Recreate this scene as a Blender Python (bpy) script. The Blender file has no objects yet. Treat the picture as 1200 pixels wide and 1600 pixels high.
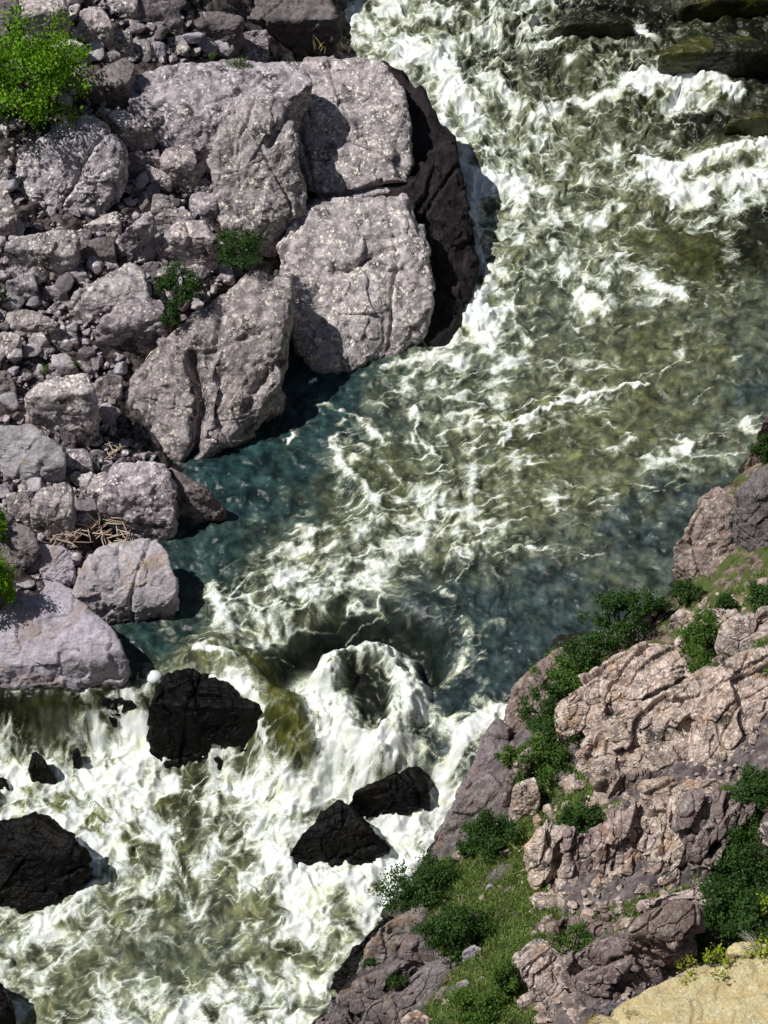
import bpy, bmesh, math, random
import numpy as np
from mathutils import Vector

random.seed(7)
rng = np.random.default_rng(11)
SC = bpy.context.scene
COL = SC.collection
RAD = math.radians

# ------------------------------------------------------------------ camera
PITCH = RAD(50.0); DIST = 100.0; TANF = 20.0 / 100.0
CAM = np.array([0.0, -DIST * math.cos(PITCH), DIST * math.sin(PITCH)])
FWD = np.array([0.0, math.cos(PITCH), -math.sin(PITCH)])
UPV = np.array([0.0, math.sin(PITCH), math.cos(PITCH)])
cd = bpy.data.cameras.new('camera'); cam = bpy.data.objects.new('camera', cd); COL.objects.link(cam)
cam.location = CAM; cam.rotation_euler = (RAD(90) - PITCH, 0, 0)
cd.sensor_fit = 'VERTICAL'; cd.sensor_height = 24; cd.lens = 12 / TANF
cd.clip_end = 3000; cd.clip_start = 0.5
SC.camera = cam
SC.render.resolution_x = 768; SC.render.resolution_y = 1024


def P(px, py, z=0.0):
    """the point at height z that shows at pixel (px, py) of the 1200x1600 survey picture"""
    px = np.asarray(px, float); py = np.asarray(py, float); z = np.asarray(z, float)
    u = (px - 600) / 800 * TANF; v = (800 - py) / 800 * TANF
    dx = u; dy = FWD[1] + v * UPV[1]; dz = FWD[2] + v * UPV[2]
    t = (z - CAM[2]) / dz
    return np.stack([CAM[0] + t * dx, CAM[1] + t * dy, z + 0 * t], -1)


def proj(v):
    d = v - CAM
    w = d @ FWD
    return 600 + d[..., 0] / w / TANF * 800, 800 - (d @ UPV) / w / TANF * 800


# ------------------------------------------------------------------ noise
_perm = np.random.default_rng(3).permutation(4096).astype(np.int32)
_perm = np.concatenate([_perm, _perm])
_g3 = np.random.default_rng(4).normal(size=(4096, 3)); _g3 /= np.linalg.norm(_g3, axis=1)[:, None]
_g3 = _g3.astype(np.float32)


def perlin(p):
    p = np.asarray(p, np.float32)
    i = np.floor(p).astype(np.int32); f = p - i; i &= 4095
    w = f * f * f * (f * (f * 6 - 15) + 10)
    D = p.shape[1]
    out = np.zeros(len(p), np.float32)
    for c in range(1 << D):
        h = np.zeros(len(p), np.int32); ww = np.ones(len(p), np.float32); dot = np.zeros(len(p), np.float32)
        offs = [(c >> k) & 1 for k in range(D)]
        for k in range(D):
            h = _perm[(h + ((i[:, k] + offs[k]) & 4095)) & 4095] if k else _perm[(i[:, 0] + offs[0]) & 4095]
        for k in range(D):
            ww = ww * (w[:, k] if offs[k] else 1 - w[:, k])
            dot = dot + _g3[h, k] * (f[:, k] - offs[k])
        out += ww * dot
    return out * 1.6


def fbm(p, octv=4, lac=2.03, gain=0.5):
    a = 1.0; s = 0; n = 0
    for o in range(octv):
        s = s + a * perlin(p + 17.3 * o); n += a; a *= gain; p = p * lac
    return s / n


def ridged(p, octv=4, gain=0.5):
    a = 1.0; s = 0; n = 0
    for o in range(octv):
        s = s + a * (1 - np.abs(perlin(p + 9.1 * o)) * 2); n += a; a *= gain; p = p * 2.07
    return s / n


def cellfacet(q, tilt=.5, step=.5, seed=0):
    """blocky fracture: every cell gets its own offset and tilt; returns (height, distance to the joint)"""
    i0 = np.floor(q).astype(int)
    best = np.full(len(q), 1e9); sec = np.full(len(q), 1e9); val = np.zeros(len(q))
    for dx in (-1, 0, 1):
        for dy in (-1, 0, 1):
            for dz in (-1, 0, 1):
                c = i0 + [dx, dy, dz]
                h = _perm[(_perm[(_perm[(c[:, 0] + seed) & 4095] + c[:, 1]) & 4095] + c[:, 2]) & 4095]
                g = _g3[h]; g2 = _g3[(h * 7 + 13) & 4095]
                rel = q - (c + .5 + g * .45)
                d = np.abs(rel).max(1) * .6 + np.sqrt((rel ** 2).sum(1)) * .4
                v = step * g2[:, 0] + tilt * (rel * g2).sum(1)
                nb = d < best
                sec = np.where(nb, best, np.minimum(sec, d)); val = np.where(nb, v, val); best = np.where(nb, d, best)
    return val, sec - best


def vor2(q, seed=0):
    """distance to the nearest cell border of scattered points, in the plane"""
    q = q.astype(np.float32); i0 = np.floor(q).astype(np.int32)
    f1 = np.full(len(q), 9, np.float32); f2 = np.full(len(q), 9, np.float32)
    for dx in (-1, 0, 1):
        for dy in (-1, 0, 1):
            c = i0 + np.array([dx, dy], np.int32)
            g = _g3[_perm[(_perm[(c[:, 0] + seed) & 4095] + c[:, 1]) & 4095]]
            r = q - (c + .5 + g[:, :2] * .5)
            d = np.sqrt((r ** 2).sum(1))
            f2 = np.where(d < f1, f1, np.minimum(f2, d)); f1 = np.minimum(f1, d)
    return f2 - f1


def sstep(a, b, x):
    t = np.clip((x - a) / (b - a), 0, 1)
    return t * t * (3 - 2 * t)


def seg_dist(qx, qy, line):
    best = np.full(np.shape(qx), 1e9)
    for (x0, y0), (x1, y1) in zip(line[:-1], line[1:]):
        dx, dy = x1 - x0, y1 - y0
        t = np.clip(((qx - x0) * dx + (qy - y0) * dy) / (dx * dx + dy * dy + 1e-9), 0, 1)
        best = np.minimum(best, np.hypot(qx - x0 - t * dx, qy - y0 - t * dy))
    return best


def inside(x, y, poly):
    c = False
    n = len(poly)
    for i in range(n):
        x0, y0 = poly[i][:2]; x1, y1 = poly[i - 1][:2]
        if (y0 > y) != (y1 > y) and x < (x1 - x0) * (y - y0) / (y1 - y0) + x0:
            c = not c
    return c


# ------------------------------------------------------------------ object helpers
def tag(o, label=None, cat=None, group=None, kind=None):
    if label: o['label'] = label
    if cat: o['category'] = cat
    if group: o['group'] = group
    if kind: o['kind'] = kind
    return o


def mesh_np(name, V, F, smooth=True):
    """V (n,3), F (m,k) with one k"""
    me = bpy.data.meshes.new(name)
    V = np.ascontiguousarray(V, np.float32); F = np.ascontiguousarray(F, np.int32)
    me.vertices.add(len(V)); me.vertices.foreach_set('co', V.ravel())
    k = F.shape[1]
    me.loops.add(F.size); me.loops.foreach_set('vertex_index', F.ravel())
    me.polygons.add(len(F)); me.polygons.foreach_set('loop_start', np.arange(0, F.size, k, dtype=np.int32))
    me.update(calc_edges=True)
    me.polygons.foreach_set('use_smooth', np.full(len(F), smooth))
    me.update()
    return me


def link(name, me, mat, parent=None, loc=(0, 0, 0)):
    o = bpy.data.objects.new(name, me); COL.objects.link(o)
    if mat is not None and not me.materials: me.materials.append(mat)
    o.location = loc
    if parent: o.parent = parent
    return o


def empty(name, loc):
    o = bpy.data.objects.new(name, None); COL.objects.link(o); o.location = loc
    o.empty_display_size = 0.3
    return o


# ------------------------------------------------------------------ materials
def newmat(name):
    m = bpy.data.materials.new(name); m.use_nodes = True
    nt = m.node_tree; nt.nodes.clear()
    return m, nt


class NT:
    def __init__(s, nt): s.nt = nt

    def n(s, typ, **kw):
        nd = s.nt.nodes.new(typ)
        for k, v in kw.items():
            if k in ('inp',):
                for a, b in v.items():
                    if isinstance(b, bpy.types.NodeSocket): s.nt.links.new(b, nd.inputs[a])
                    else: nd.inputs[a].default_value = b
            else: setattr(nd, k, v)
        return nd

    def noise(s, vec, scale, detail=5, rough=0.55, dist=0.0):
        return s.n('ShaderNodeTexNoise', inp={'Vector': vec, 'Scale': scale, 'Detail': detail, 'Roughness': rough, 'Distortion': dist}).outputs['Fac']

    def ramp(s, fac, a, b, va=0.0, vb=1.0):
        return s.n('ShaderNodeMapRange', interpolation_type='SMOOTHSTEP', inp={'Value': fac, 'From Min': a, 'From Max': b, 'To Min': va, 'To Max': vb}).outputs[0]

    def mix(s, fac, a, b, mode='MIX'):
        nd = s.n('ShaderNodeMix', data_type='RGBA', blend_type=mode)
        for sock, v in ((nd.inputs[0], fac), (nd.inputs[6], a), (nd.inputs[7], b)):
            if isinstance(v, bpy.types.NodeSocket): s.nt.links.new(v, sock)
            elif isinstance(v, (int, float)): sock.default_value = v
            else: sock.default_value = (*v, 1)
        return nd.outputs[2]

    def math(s, op, a, b=0.0, c=0.0):
        nd = s.n('ShaderNodeMath', operation=op)
        for i, v in enumerate((a, b, c)):
            if isinstance(v, bpy.types.NodeSocket): s.nt.links.new(v, nd.inputs[i])
            else: nd.inputs[i].default_value = v
        return nd.outputs[0]


def rock_material(name, ca, cb, lichen=(0.62, 0.58, 0.50), lich=0.5, dark=0.5, wetz=None, stain=None, rough=0.9, warm=None, bump=0.5, sc=1.0, spec=.25, joints=.6):
    m, nt = newmat(name); g = NT(nt)
    geo = g.n('ShaderNodeNewGeometry'); pos = geo.outputs['Position']
    big = g.noise(pos, 0.45 * sc, 4); mid = g.noise(pos, 2.2 * sc, 8, 0.65); fine = g.noise(pos, 11 * sc, 6, 0.7)
    col = g.mix(g.ramp(mid, 0.36, 0.64), ca, cb)
    col = g.mix(g.ramp(fine, 0.35, 0.7, 0, 0.55), col, tuple(c * 0.42 for c in ca))
    if warm: col = g.mix(g.ramp(g.noise(pos, 0.8 * sc, 6, 0.65, 0.6), 0.5, 0.68, 0, 0.8), col, warm)
    # dark weathering stains
    if dark: col = g.mix(g.ramp(g.noise(pos, 1.0 * sc, 9, 0.74, 0.4), 0.52, 0.64, 0, dark), col, (0.045, 0.04, 0.045))
    # lichen rosettes, several sizes
    if lich:
        wp = g.n('ShaderNodeVectorMath', operation='ADD', inp={0: pos})
        nz = g.n('ShaderNodeTexNoise', inp={'Vector': pos, 'Scale': 6.0, 'Detail': 3})
        sc_ = g.n('ShaderNodeVectorMath', operation='SCALE', inp={0: nz.outputs['Color'], 'Scale': 0.25})
        nt.links.new(sc_.outputs[0], wp.inputs[1])
        for scale, thr, cover in ((2.6, 0.34, 0.47), (6.0, 0.40, 0.43)):
            vo = g.n('ShaderNodeTexVoronoi', inp={'Vector': wp.outputs[0], 'Scale': scale * sc})
            spot = g.ramp(vo.outputs['Distance'], thr, thr - 0.12)
            area = g.ramp(g.noise(pos, 1.1 * sc + scale * 0.1, 4, 0.6), cover, cover + 0.14, 0, lich)
            col = g.mix(g.math('MULTIPLY', spot, area), col, lichen)
        col = g.mix(g.math('MULTIPLY', g.ramp(g.noise(pos, 14, 4, 0.8), 0.57, 0.70, 0, lich * 0.7), g.ramp(g.noise(pos, .9, 4, .6), .42, .6)), col, lichen)
    rnd = g.n('ShaderNodeObjectInfo').outputs['Random']
    col = g.mix(1.0, col, g.n('ShaderNodeCombineColor', inp={0: g.ramp(rnd, 0, 1, .82, 1.12), 1: g.math('MULTIPLY', g.ramp(rnd, 0, 1, .82, 1.12), g.ramp(g.math('FRACT', g.math('MULTIPLY', rnd, 7.3)), 0, 1, .965, 1.01)), 2: g.math('MULTIPLY', g.ramp(rnd, 0, 1, .82, 1.12), g.ramp(g.math('FRACT', g.math('MULTIPLY', rnd, 3.7)), 0, 1, .93, 1.03))}).outputs[0], 'MULTIPLY')
    if stain: col = g.mix(g.ramp(big, 0.5, 0.62, 0, 0.7), col, stain)
    ro = rough
    if wetz is not None:
        z = g.n('ShaderNodeSeparateXYZ', inp={0: pos}).outputs[2]
        zz = g.math('ADD', z, g.math('MULTIPLY', mid, 1.2))
        wet = g.ramp(zz, wetz + 1.15, wetz + 0.45)
        col = g.mix(wet, col, (0.014, 0.013, 0.012)); ro = g.ramp(wet, 0, 1, rough, 0.4)
    b1 = g.n('ShaderNodeBump', inp={'Strength': bump, 'Distance': 0.12, 'Height': mid})
    b2 = g.n('ShaderNodeBump', inp={'Strength': bump, 'Distance': 0.05, 'Height': fine, 'Normal': b1.outputs[0]})
    vc = g.n('ShaderNodeTexVoronoi', feature='DISTANCE_TO_EDGE', inp={'Vector': pos, 'Scale': 1.6 * sc})
    b3 = g.n('ShaderNodeBump', inp={'Strength': bump * joints, 'Distance': 0.06, 'Height': g.ramp(g.math('ADD', vc.outputs[0], g.math('MULTIPLY', fine, 0.08)), 0.03, 0.09), 'Normal': b2.outputs[0]})
    bs = g.n('ShaderNodeBsdfPrincipled', inp={'Base Color': col, 'Roughness': ro, 'Normal': b3.outputs[0], 'Specular IOR Level': spec})
    out = g.n('ShaderNodeOutputMaterial'); nt.links.new(bs.outputs[0], out.inputs[0])
    return m


M = {}
M['grey'] = rock_material('lichened_grey_rock', (0.25, 0.220, 0.245), (0.60, 0.545, 0.580), lichen=(0.80, 0.76, 0.70), lich=0.95, dark=0.95, wetz=-0.2, bump=0.7)
M['plain'] = rock_material('smooth_lilac_rock', (0.40, 0.375, 0.43), (0.56, 0.53, 0.60), lich=0.2, dark=0.5, wetz=-0.1, warm=(0.30, 0.23, 0.18), bump=0.4)
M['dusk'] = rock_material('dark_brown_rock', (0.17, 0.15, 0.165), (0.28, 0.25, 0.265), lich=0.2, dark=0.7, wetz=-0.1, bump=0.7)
M['flank'] = rock_material('shade_black_rock', (0.016, 0.0135, 0.016), (0.042, 0.035, 0.040), lich=0.0, dark=0.5, wetz=0.3, bump=0.6, spec=.12)  # shade on the boulder's sunless side, put into a near-black rock colour
M['black'] = rock_material('wet_black_rock', (0.002, 0.0018, 0.002), (0.005, 0.0045, 0.0045), lich=0.0, dark=0.0, rough=0.42, bump=0.6, stain=(0.008, 0.007, 0.006), spec=.12)
M['awash'] = rock_material('dark_water_hump', (0.007, 0.008, 0.004), (0.020, 0.021, 0.008), lich=0.0, dark=0.3, rough=0.3, bump=0.5, spec=.35, stain=(0.060, 0.062, 0.008))  # colour for the solid shapes that stand in for dark water
M['pink'] = rock_material('pink_weathered_rock', (0.38, 0.295, 0.27), (0.84, 0.71, 0.655), lichen=(0.88, 0.82, 0.75), lich=0.7, dark=0.95, warm=(0.44, 0.29, 0.19), bump=0.9, sc=1.3, wetz=-1.2)
M['purple'] = rock_material('purple_bank_rock', (0.20, 0.175, 0.185), (0.34, 0.295, 0.31), lich=0.2, dark=0.6, warm=(0.26, 0.16, 0.10), bump=0.7, wetz=-2.0)
M['brown'] = rock_material('speckled_brown_rock', (0.24, 0.18, 0.175), (0.42, 0.33, 0.32), lich=0.6, dark=0.6, bump=0.8, wetz=-0.6)
M['yellow'] = rock_material('sunlit_yellow_rock', (0.86, 0.70, 0.34), (0.95, 0.87, 0.52), lichen=(0.95, 0.90, 0.66), lich=0.8, dark=0.3, bump=0.8, sc=3.0, joints=.05)


def soil_material():
    m, nt = newmat('bank_soil'); g = NT(nt)
    pos = g.n('ShaderNodeNewGeometry').outputs['Position']
    x = g.n('ShaderNodeSeparateXYZ', inp={0: pos})
    mid = g.noise(pos, 2.5, 8, 0.7); fine = g.noise(pos, 12, 6, 0.7)
    left = g.mix(g.ramp(mid, 0.4, 0.62), (0.025, 0.02, 0.02), (0.17, 0.145, 0.145))
    right = g.mix(g.ramp(mid, 0.38, 0.62), (0.07, 0.05, 0.045), (0.34, 0.26, 0.22))
    right = g.mix(g.ramp(g.noise(pos, 1.2, 7, 0.75), 0.44, 0.53, 0, .9), right, (0.085, 0.125, 0.03))
    col = g.mix(g.ramp(x.outputs[0], -1, 3), left, right)
    col = g.mix(g.ramp(fine, 0.4, 0.7, 0, .6), col, (0.05, 0.04, 0.035))
    right = g.mix(g.ramp(x.outputs[1], -8.0, -11.5), right, g.mix(g.ramp(mid, .4, .6), (0.10, .08, .085), (.22, .19, .19)))
    col = g.mix(g.ramp(x.outputs[0], -1, 3), left, right)
    lv = g.ramp(x.outputs[1], -12.5, -8.5, -1.7, 0.2)
    hh = g.math('SUBTRACT', g.math('ADD', x.outputs[2], g.math('MULTIPLY', mid, .8)), lv)
    col = g.mix(g.ramp(hh, .8, .2), col, (0.02, 0.018, 0.016))
    b = g.n('ShaderNodeBump', inp={'Strength': 0.9, 'Distance': 0.15, 'Height': mid})
    b2 = g.n('ShaderNodeBump', inp={'Strength': 0.8, 'Distance': 0.05, 'Height': fine, 'Normal': b.outputs[0]})
    bs = g.n('ShaderNodeBsdfPrincipled', inp={'Base Color': col, 'Roughness': 0.95, 'Normal': b2.outputs[0], 'Specular IOR Level': 0.1})
    out = g.n('ShaderNodeOutputMaterial'); nt.links.new(bs.outputs[0], out.inputs[0])
    return m


def leaf_material(name, a, b, trans=0.35):
    m, nt = newmat(name); g = NT(nt)
    geo = g.n('ShaderNodeNewGeometry')
    r = geo.outputs['Random Per Island']
    col = g.mix(r, a, b)
    pos = geo.outputs['Position']
    col = g.mix(g.ramp(g.noise(pos, 1.6, 3), 0.42, 0.62, 0, .6), col, tuple(0.5 * (x + y) * 1.35 for x, y in zip(a, b)))
    d = g.n('ShaderNodeBsdfPrincipled', inp={'Base Color': col, 'Roughness': 0.55, 'Specular IOR Level': 0.3})
    t = g.n('ShaderNodeBsdfTranslucent', inp={'Color': col})
    mx = g.n('ShaderNodeMixShader', inp={0: trans, 1: d.outputs[0], 2: t.outputs[0]})
    out = g.n('ShaderNodeOutputMaterial'); nt.links.new(mx.outputs[0], out.inputs[0])
    return m


def plain_material(name, a, b, scale=8, rough=0.8, bump=0.4):
    m, nt = newmat(name); g = NT(nt)
    tc = g.n('ShaderNodeTexCoord').outputs['Object']
    n = g.noise(tc, scale, 6, 0.6)
    rnd = g.n('ShaderNodeObjectInfo').outputs['Random']
    f = g.math('ADD', g.math('MULTIPLY', n, 0.7), g.math('MULTIPLY', rnd, 0.4))
    col = g.mix(g.ramp(f, 0.25, 0.75), a, b)
    bp = g.n('ShaderNodeBump', inp={'Strength': bump, 'Distance': 0.01, 'Height': n})
    bs = g.n('ShaderNodeBsdfPrincipled', inp={'Base Color': col, 'Roughness': rough, 'Normal': bp.outputs[0]})
    out = g.n('ShaderNodeOutputMaterial'); nt.links.new(bs.outputs[0], out.inputs[0])
    return m


M['soil'] = soil_material()
M['leaf_bright'] = leaf_material('bright_green_leaves', (0.06, 0.19, 0.008), (0.24, 0.44, 0.02), 0.4)
M['leaf_mid'] = leaf_material('mid_green_leaves', (0.05, 0.12, 0.02), (0.13, 0.22, 0.04))
M['leaf_dark'] = leaf_material('dark_green_leaves', (0.022, 0.066, 0.014), (0.070, 0.140, 0.028), 0.35)
M['leaf_lime'] = leaf_material('lime_leaves', (0.25, 0.34, 0.03), (0.45, 0.52, 0.05), 0.4)
M['grass'] = leaf_material('meadow_grass', (0.10, 0.20, 0.04), (0.38, 0.44, 0.16), 0.3)
M['dry'] = leaf_material('dry_grass', (0.45, 0.36, 0.10), (0.65, 0.55, 0.22), 0.3)
M['bark'] = plain_material('bark', (0.05, 0.04, 0.03), (0.12, 0.095, 0.07))
M['drift'] = plain_material('bleached_wood', (0.30, 0.20, 0.15), (0.62, 0.50, 0.40))
M['twig'] = plain_material('pale_dead_wood', (0.45, 0.42, 0.36), (0.7, 0.66, 0.58))
M['white'] = plain_material('white_float', (0.72, 0.76, 0.76), (0.82, 0.85, 0.85), rough=0.5, bump=0.05)

# ------------------------------------------------------------------ terrain
CTRL = [  # left bank
    (540, 20, 0.6), (450, 250, 1.5), (440, 450, 1.2), (480, 560, -1.2), (600, 520, -1.2), (700, 300, -1.2), (300, 745, -0.5), (200, 700, 1.0),
    (120, 600, 2.2), (0, 600, 3.2), (0, 300, 6.3), (150, 400, 4.6), (200, 250, 5.6), (300, 250, 5.0), (300, 320, 4.2), (340, 420, 3.4), (300, 60, 6.8), (0, 0, 9.5), (450, 0, 4.2),
    (200, 0, 8.3), (0, 450, 4.5), (100, 500, 3.5), (0, 760, 2.0), (100, 830, 1.2), (220, 700, 1.0), (190, 810, 0.6), (0, 900, 1.2), (100, 990, 0.0), (190, 1010, -1.2), (100, 1100, -2.6),
    (0, 1120, -2.2), (-200, 300, 9), (-200, 700, 6), (-200, 1100, 4), (-150, 1400, -1), (-100, 0, 11), (200, -200, 12), (0, -300, 16), (450, -200, 7), (310, 820, -1.0), (290, 940, -1.2), (420, 720, -2.2), (350, 770, -2.0), (480, 620, -2.2), (360, 880, -2.4), (230, 1000, -2.2),
    # river bed
    (620, 60, -2.5), (760, 0, -2.5), (900, 200, -2.5), (1100, 50, -2.5), (800, 500, -2.5), (1100, 450, -2.5), (600, 700, -2.5), (450, 720, -2.5), (900, 700, -2.5), (400, 900, -2.5), (600, 950, -2.8),
    (850, 880, -2.5), (750, 1020, -2.6), (400, 1100, -4.2), (300, 1200, -4.6), (150, 1300, -4.8), (500, 1250, -4.8), (400, 1450, -5), (150, 1550, -5), (450, 1600, -4.5), (0, 1500, -4.5), (560, 1400, -4.6),
    (1300, 300, -2.5), (1200, 0, -2.5), (900, -200, -2.5), (1200, 500, -2.5), (620, 1330, -4.2), (-50, 1250, -4.2), (300, 1800, -5), (0, 1800, -5), (1000, 780, -2.4),
    # right bank
    (480, 1600, -2.1), (560, 1490, -2.1), (625, 1400, -2.1), (690, 1310, -1.4), (760, 1190, -0.4), (795, 1090, 0.0), (865, 1005, 0.0), (1000, 975, 0.1), (1050, 905, 0.0), (1085, 800, 0.0), (1160, 735, 0.0),
    (1200, 650, 0.0), (1300, 560, 0.5), (800, 1300, 1.9), (850, 1200, 2.4), (950, 1060, 1.9), (1100, 960, 2.2), (1200, 900, 4.0), (1200, 760, 2.6), (900, 1150, 2.6), (1000, 1250, 4.4), (1100, 1150, 4.6), (1200, 1080, 5.6),
    (1200, 1300, 7.6), (1000, 1400, 4.6), (850, 1400, 2.6), (700, 1400, 0.6), (650, 1500, 0.2), (750, 1500, 1.9), (850, 1500, 3.0), (700, 1600, 1.6), (600, 1580, -0.4), (850, 1600, 3.6),
    (1000, 1600, 6.0), (1200, 1600, 6), (1200, 1450, 5.2), (1110, 1500, 3.9), (1160, 1390, 4.8), (1180, 1520, 4.6), (1400, 1200, 11), (1400, 1600, 14), (1400, 900, 8), (900, 1800, 6), (1200, 1850, 14), (600, 1800, 1.0),
]
_c = np.array(CTRL, float)
_cw = P(_c[:, 0], _c[:, 1], _c[:, 2])
_n = len(_cw)
_d = np.hypot(_cw[:, None, 0] - _cw[None, :, 0], _cw[:, None, 1] - _cw[None, :, 1])
_A = np.zeros((_n + 3, _n + 3)); _A[:_n, :_n] = _d - 0.15 * np.eye(_n) * -1
_A[:_n, _n:] = np.c_[np.ones(_n), _cw[:, 0] / 30, _cw[:, 1] / 30]; _A[_n:, :_n] = _A[:_n, _n:].T
_w = np.linalg.solve(_A, np.r_[_cw[:, 2], 0, 0, 0])


def terrain(x, y, detail=True):
    x = np.atleast_1d(np.asarray(x, float)); y = np.atleast_1d(np.asarray(y, float))
    xc = np.clip(x, -30, 32); yc = np.clip(y, -34, 44)
    z = _w[_n] + _w[_n + 1] * xc / 30 + _w[_n + 2] * yc / 30
    for k in range(_n):
        z = z + _w[k] * np.hypot(xc - _cw[k, 0], yc - _cw[k, 1])
    z = np.clip(z, -5.5, 16)
    out = np.hypot(x - xc, y - yc)
    q = np.stack([x, y], -1)
    hills = out * 0.55 + 6 * sstep(0, 60, out) * fbm(q / 40, 4)
    z = z + np.where(out > 0, np.clip(hills, 0, 140), 0)
    # the rim the picture was taken from
    rim = np.clip((-y - 44) * 4.0, 0, 73.5)
    z = np.where(y < -44, np.maximum(np.minimum(z, 73), rim), np.minimum(z, 300))
    if detail:
        z = z + 0.12 * fbm(q * 1.1, 4)
        near = (np.abs(x) < 32) & (np.abs(y) < 44)
        qn = q[near]; zn = z[near]
        qq = np.c_[qn[:, 0] * .45 + qn[:, 1] * .3, qn[:, 1] * 1.25 - qn[:, 0] * .75, zn * 0.0] + .3 * fbm(qn * .8, 3)[:, None]
        cv, ce = cellfacet(qq, .4, .5, 9); cv2, _ = cellfacet(qq * 2.7 + 5, .5, .6, 19)
        z[near] = zn + (.22 * cv - .15 * np.exp(-(ce / .1) ** 2) + .09 * cv2) * sstep(-2.9, -1.9, zn) * 1.25
    return z


def gz(px, py):
    zs = np.arange(16, -6, -0.08)
    p = P(px, py, zs)
    t = terrain(p[:, 0], p[:, 1], False)
    k = np.argmax(t >= zs)
    return float(zs[k])


def make_terrain():
    def axis(a, b, st, far, m=1.22):
        c = list(np.arange(a, b + st / 2, st)); s = st
        hi = [c[-1]]; lo = [c[0]]
        while hi[-1] < far: s *= m; hi.append(hi[-1] + s); lo.append(lo[-1] - s)
        return np.array(lo[:0:-1] + c + hi[1:])
    X = axis(-24, 25, 0.11, 700); Y = axis(-30, 38, 0.11, 700)
    gx, gy = np.meshgrid(X, Y, indexing='xy')
    z = terrain(gx.ravel(), gy.ravel())
    V = np.c_[gx.ravel(), gy.ravel(), z]
    nx, ny = len(X), len(Y)
    i = np.arange(ny - 1)[:, None] * nx + np.arange(nx - 1)[None, :]
    F = np.stack([i, i + 1, i + nx + 1, i + nx], -1).reshape(-1, 4)
    o = link('ground', mesh_np('ground', V, F), M['soil'])
    tag(o, kind='structure')


make_terrain()

# ------------------------------------------------------------------ water
FOAM = {0: (13, "8987767775321223221"[:17]), 1: (13, "78866767642352322"[:17]), 2: (14, "8888654345752111"), 3: (15, "678875445568861"),
        4: (16, "67766655555401"), 5: (17, "7876644444337"), 6: (17, "8776656678877"), 7: (17, "8986655678878"), 8: (18, "756666556663"),
        9: (18, "665666432352"), 10: (18, "666666652343"), 11: (18, "955577575553"), 12: (17, "7985566343432"), 13: (15, "456765454334432"[:15]),
        14: (12, "212667665555433231"), 15: (11, "1323556654567422221"), 16: (10, "13144455566433233345"[:20]), 17: (9, "101163355553233444553"[:21]),
        18: (8, "010117535666543334432"), 19: (9, "112245577655544433111"), 20: (8, "0114446777764433211"), 21: (7, "11257787776654432111"),
        22: (7, "1447887753533211111"), 23: (6, "22657766543322111000"), 24: (5, "232577653222332111"), 25: (5, "33566531497244111"), 26: (5, "4435751764864111"),
        27: (1, "24689555553972771471"[:19]), 28: (1, "6899987433349837517 9".replace(' ', '')), 29: (0, "868899876445998764388"[:19]), 30: (0, "9799998368899966676"),
        31: (0, "887999537889985879"), 32: (0, "777787746777877998"), 33: (0, "88887557558788899"), 34: (0, "77657664477988999"), 35: (0, "6667664544698689"), 36: (0, "665335443357869"),
        37: (0, "77434333444568 9".replace(' ', '')), 38: (0, "5735645456788"), 39: (0, "6546887888887")}
TCOL = {'O': (0.112, 0.122, 0.066), 'T': (0.015, 0.043, 0.050), 'G': (0.100, 0.116, 0.088), 'D': (0.008, 0.010, 0.007), 'B': (0.034, 0.055, 0.066), 'Y': (0.17, 0.18, 0.04), 'K': (0.055, 0.060, 0.02)}  # B puts the blue of reflected sky into the water colour
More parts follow.
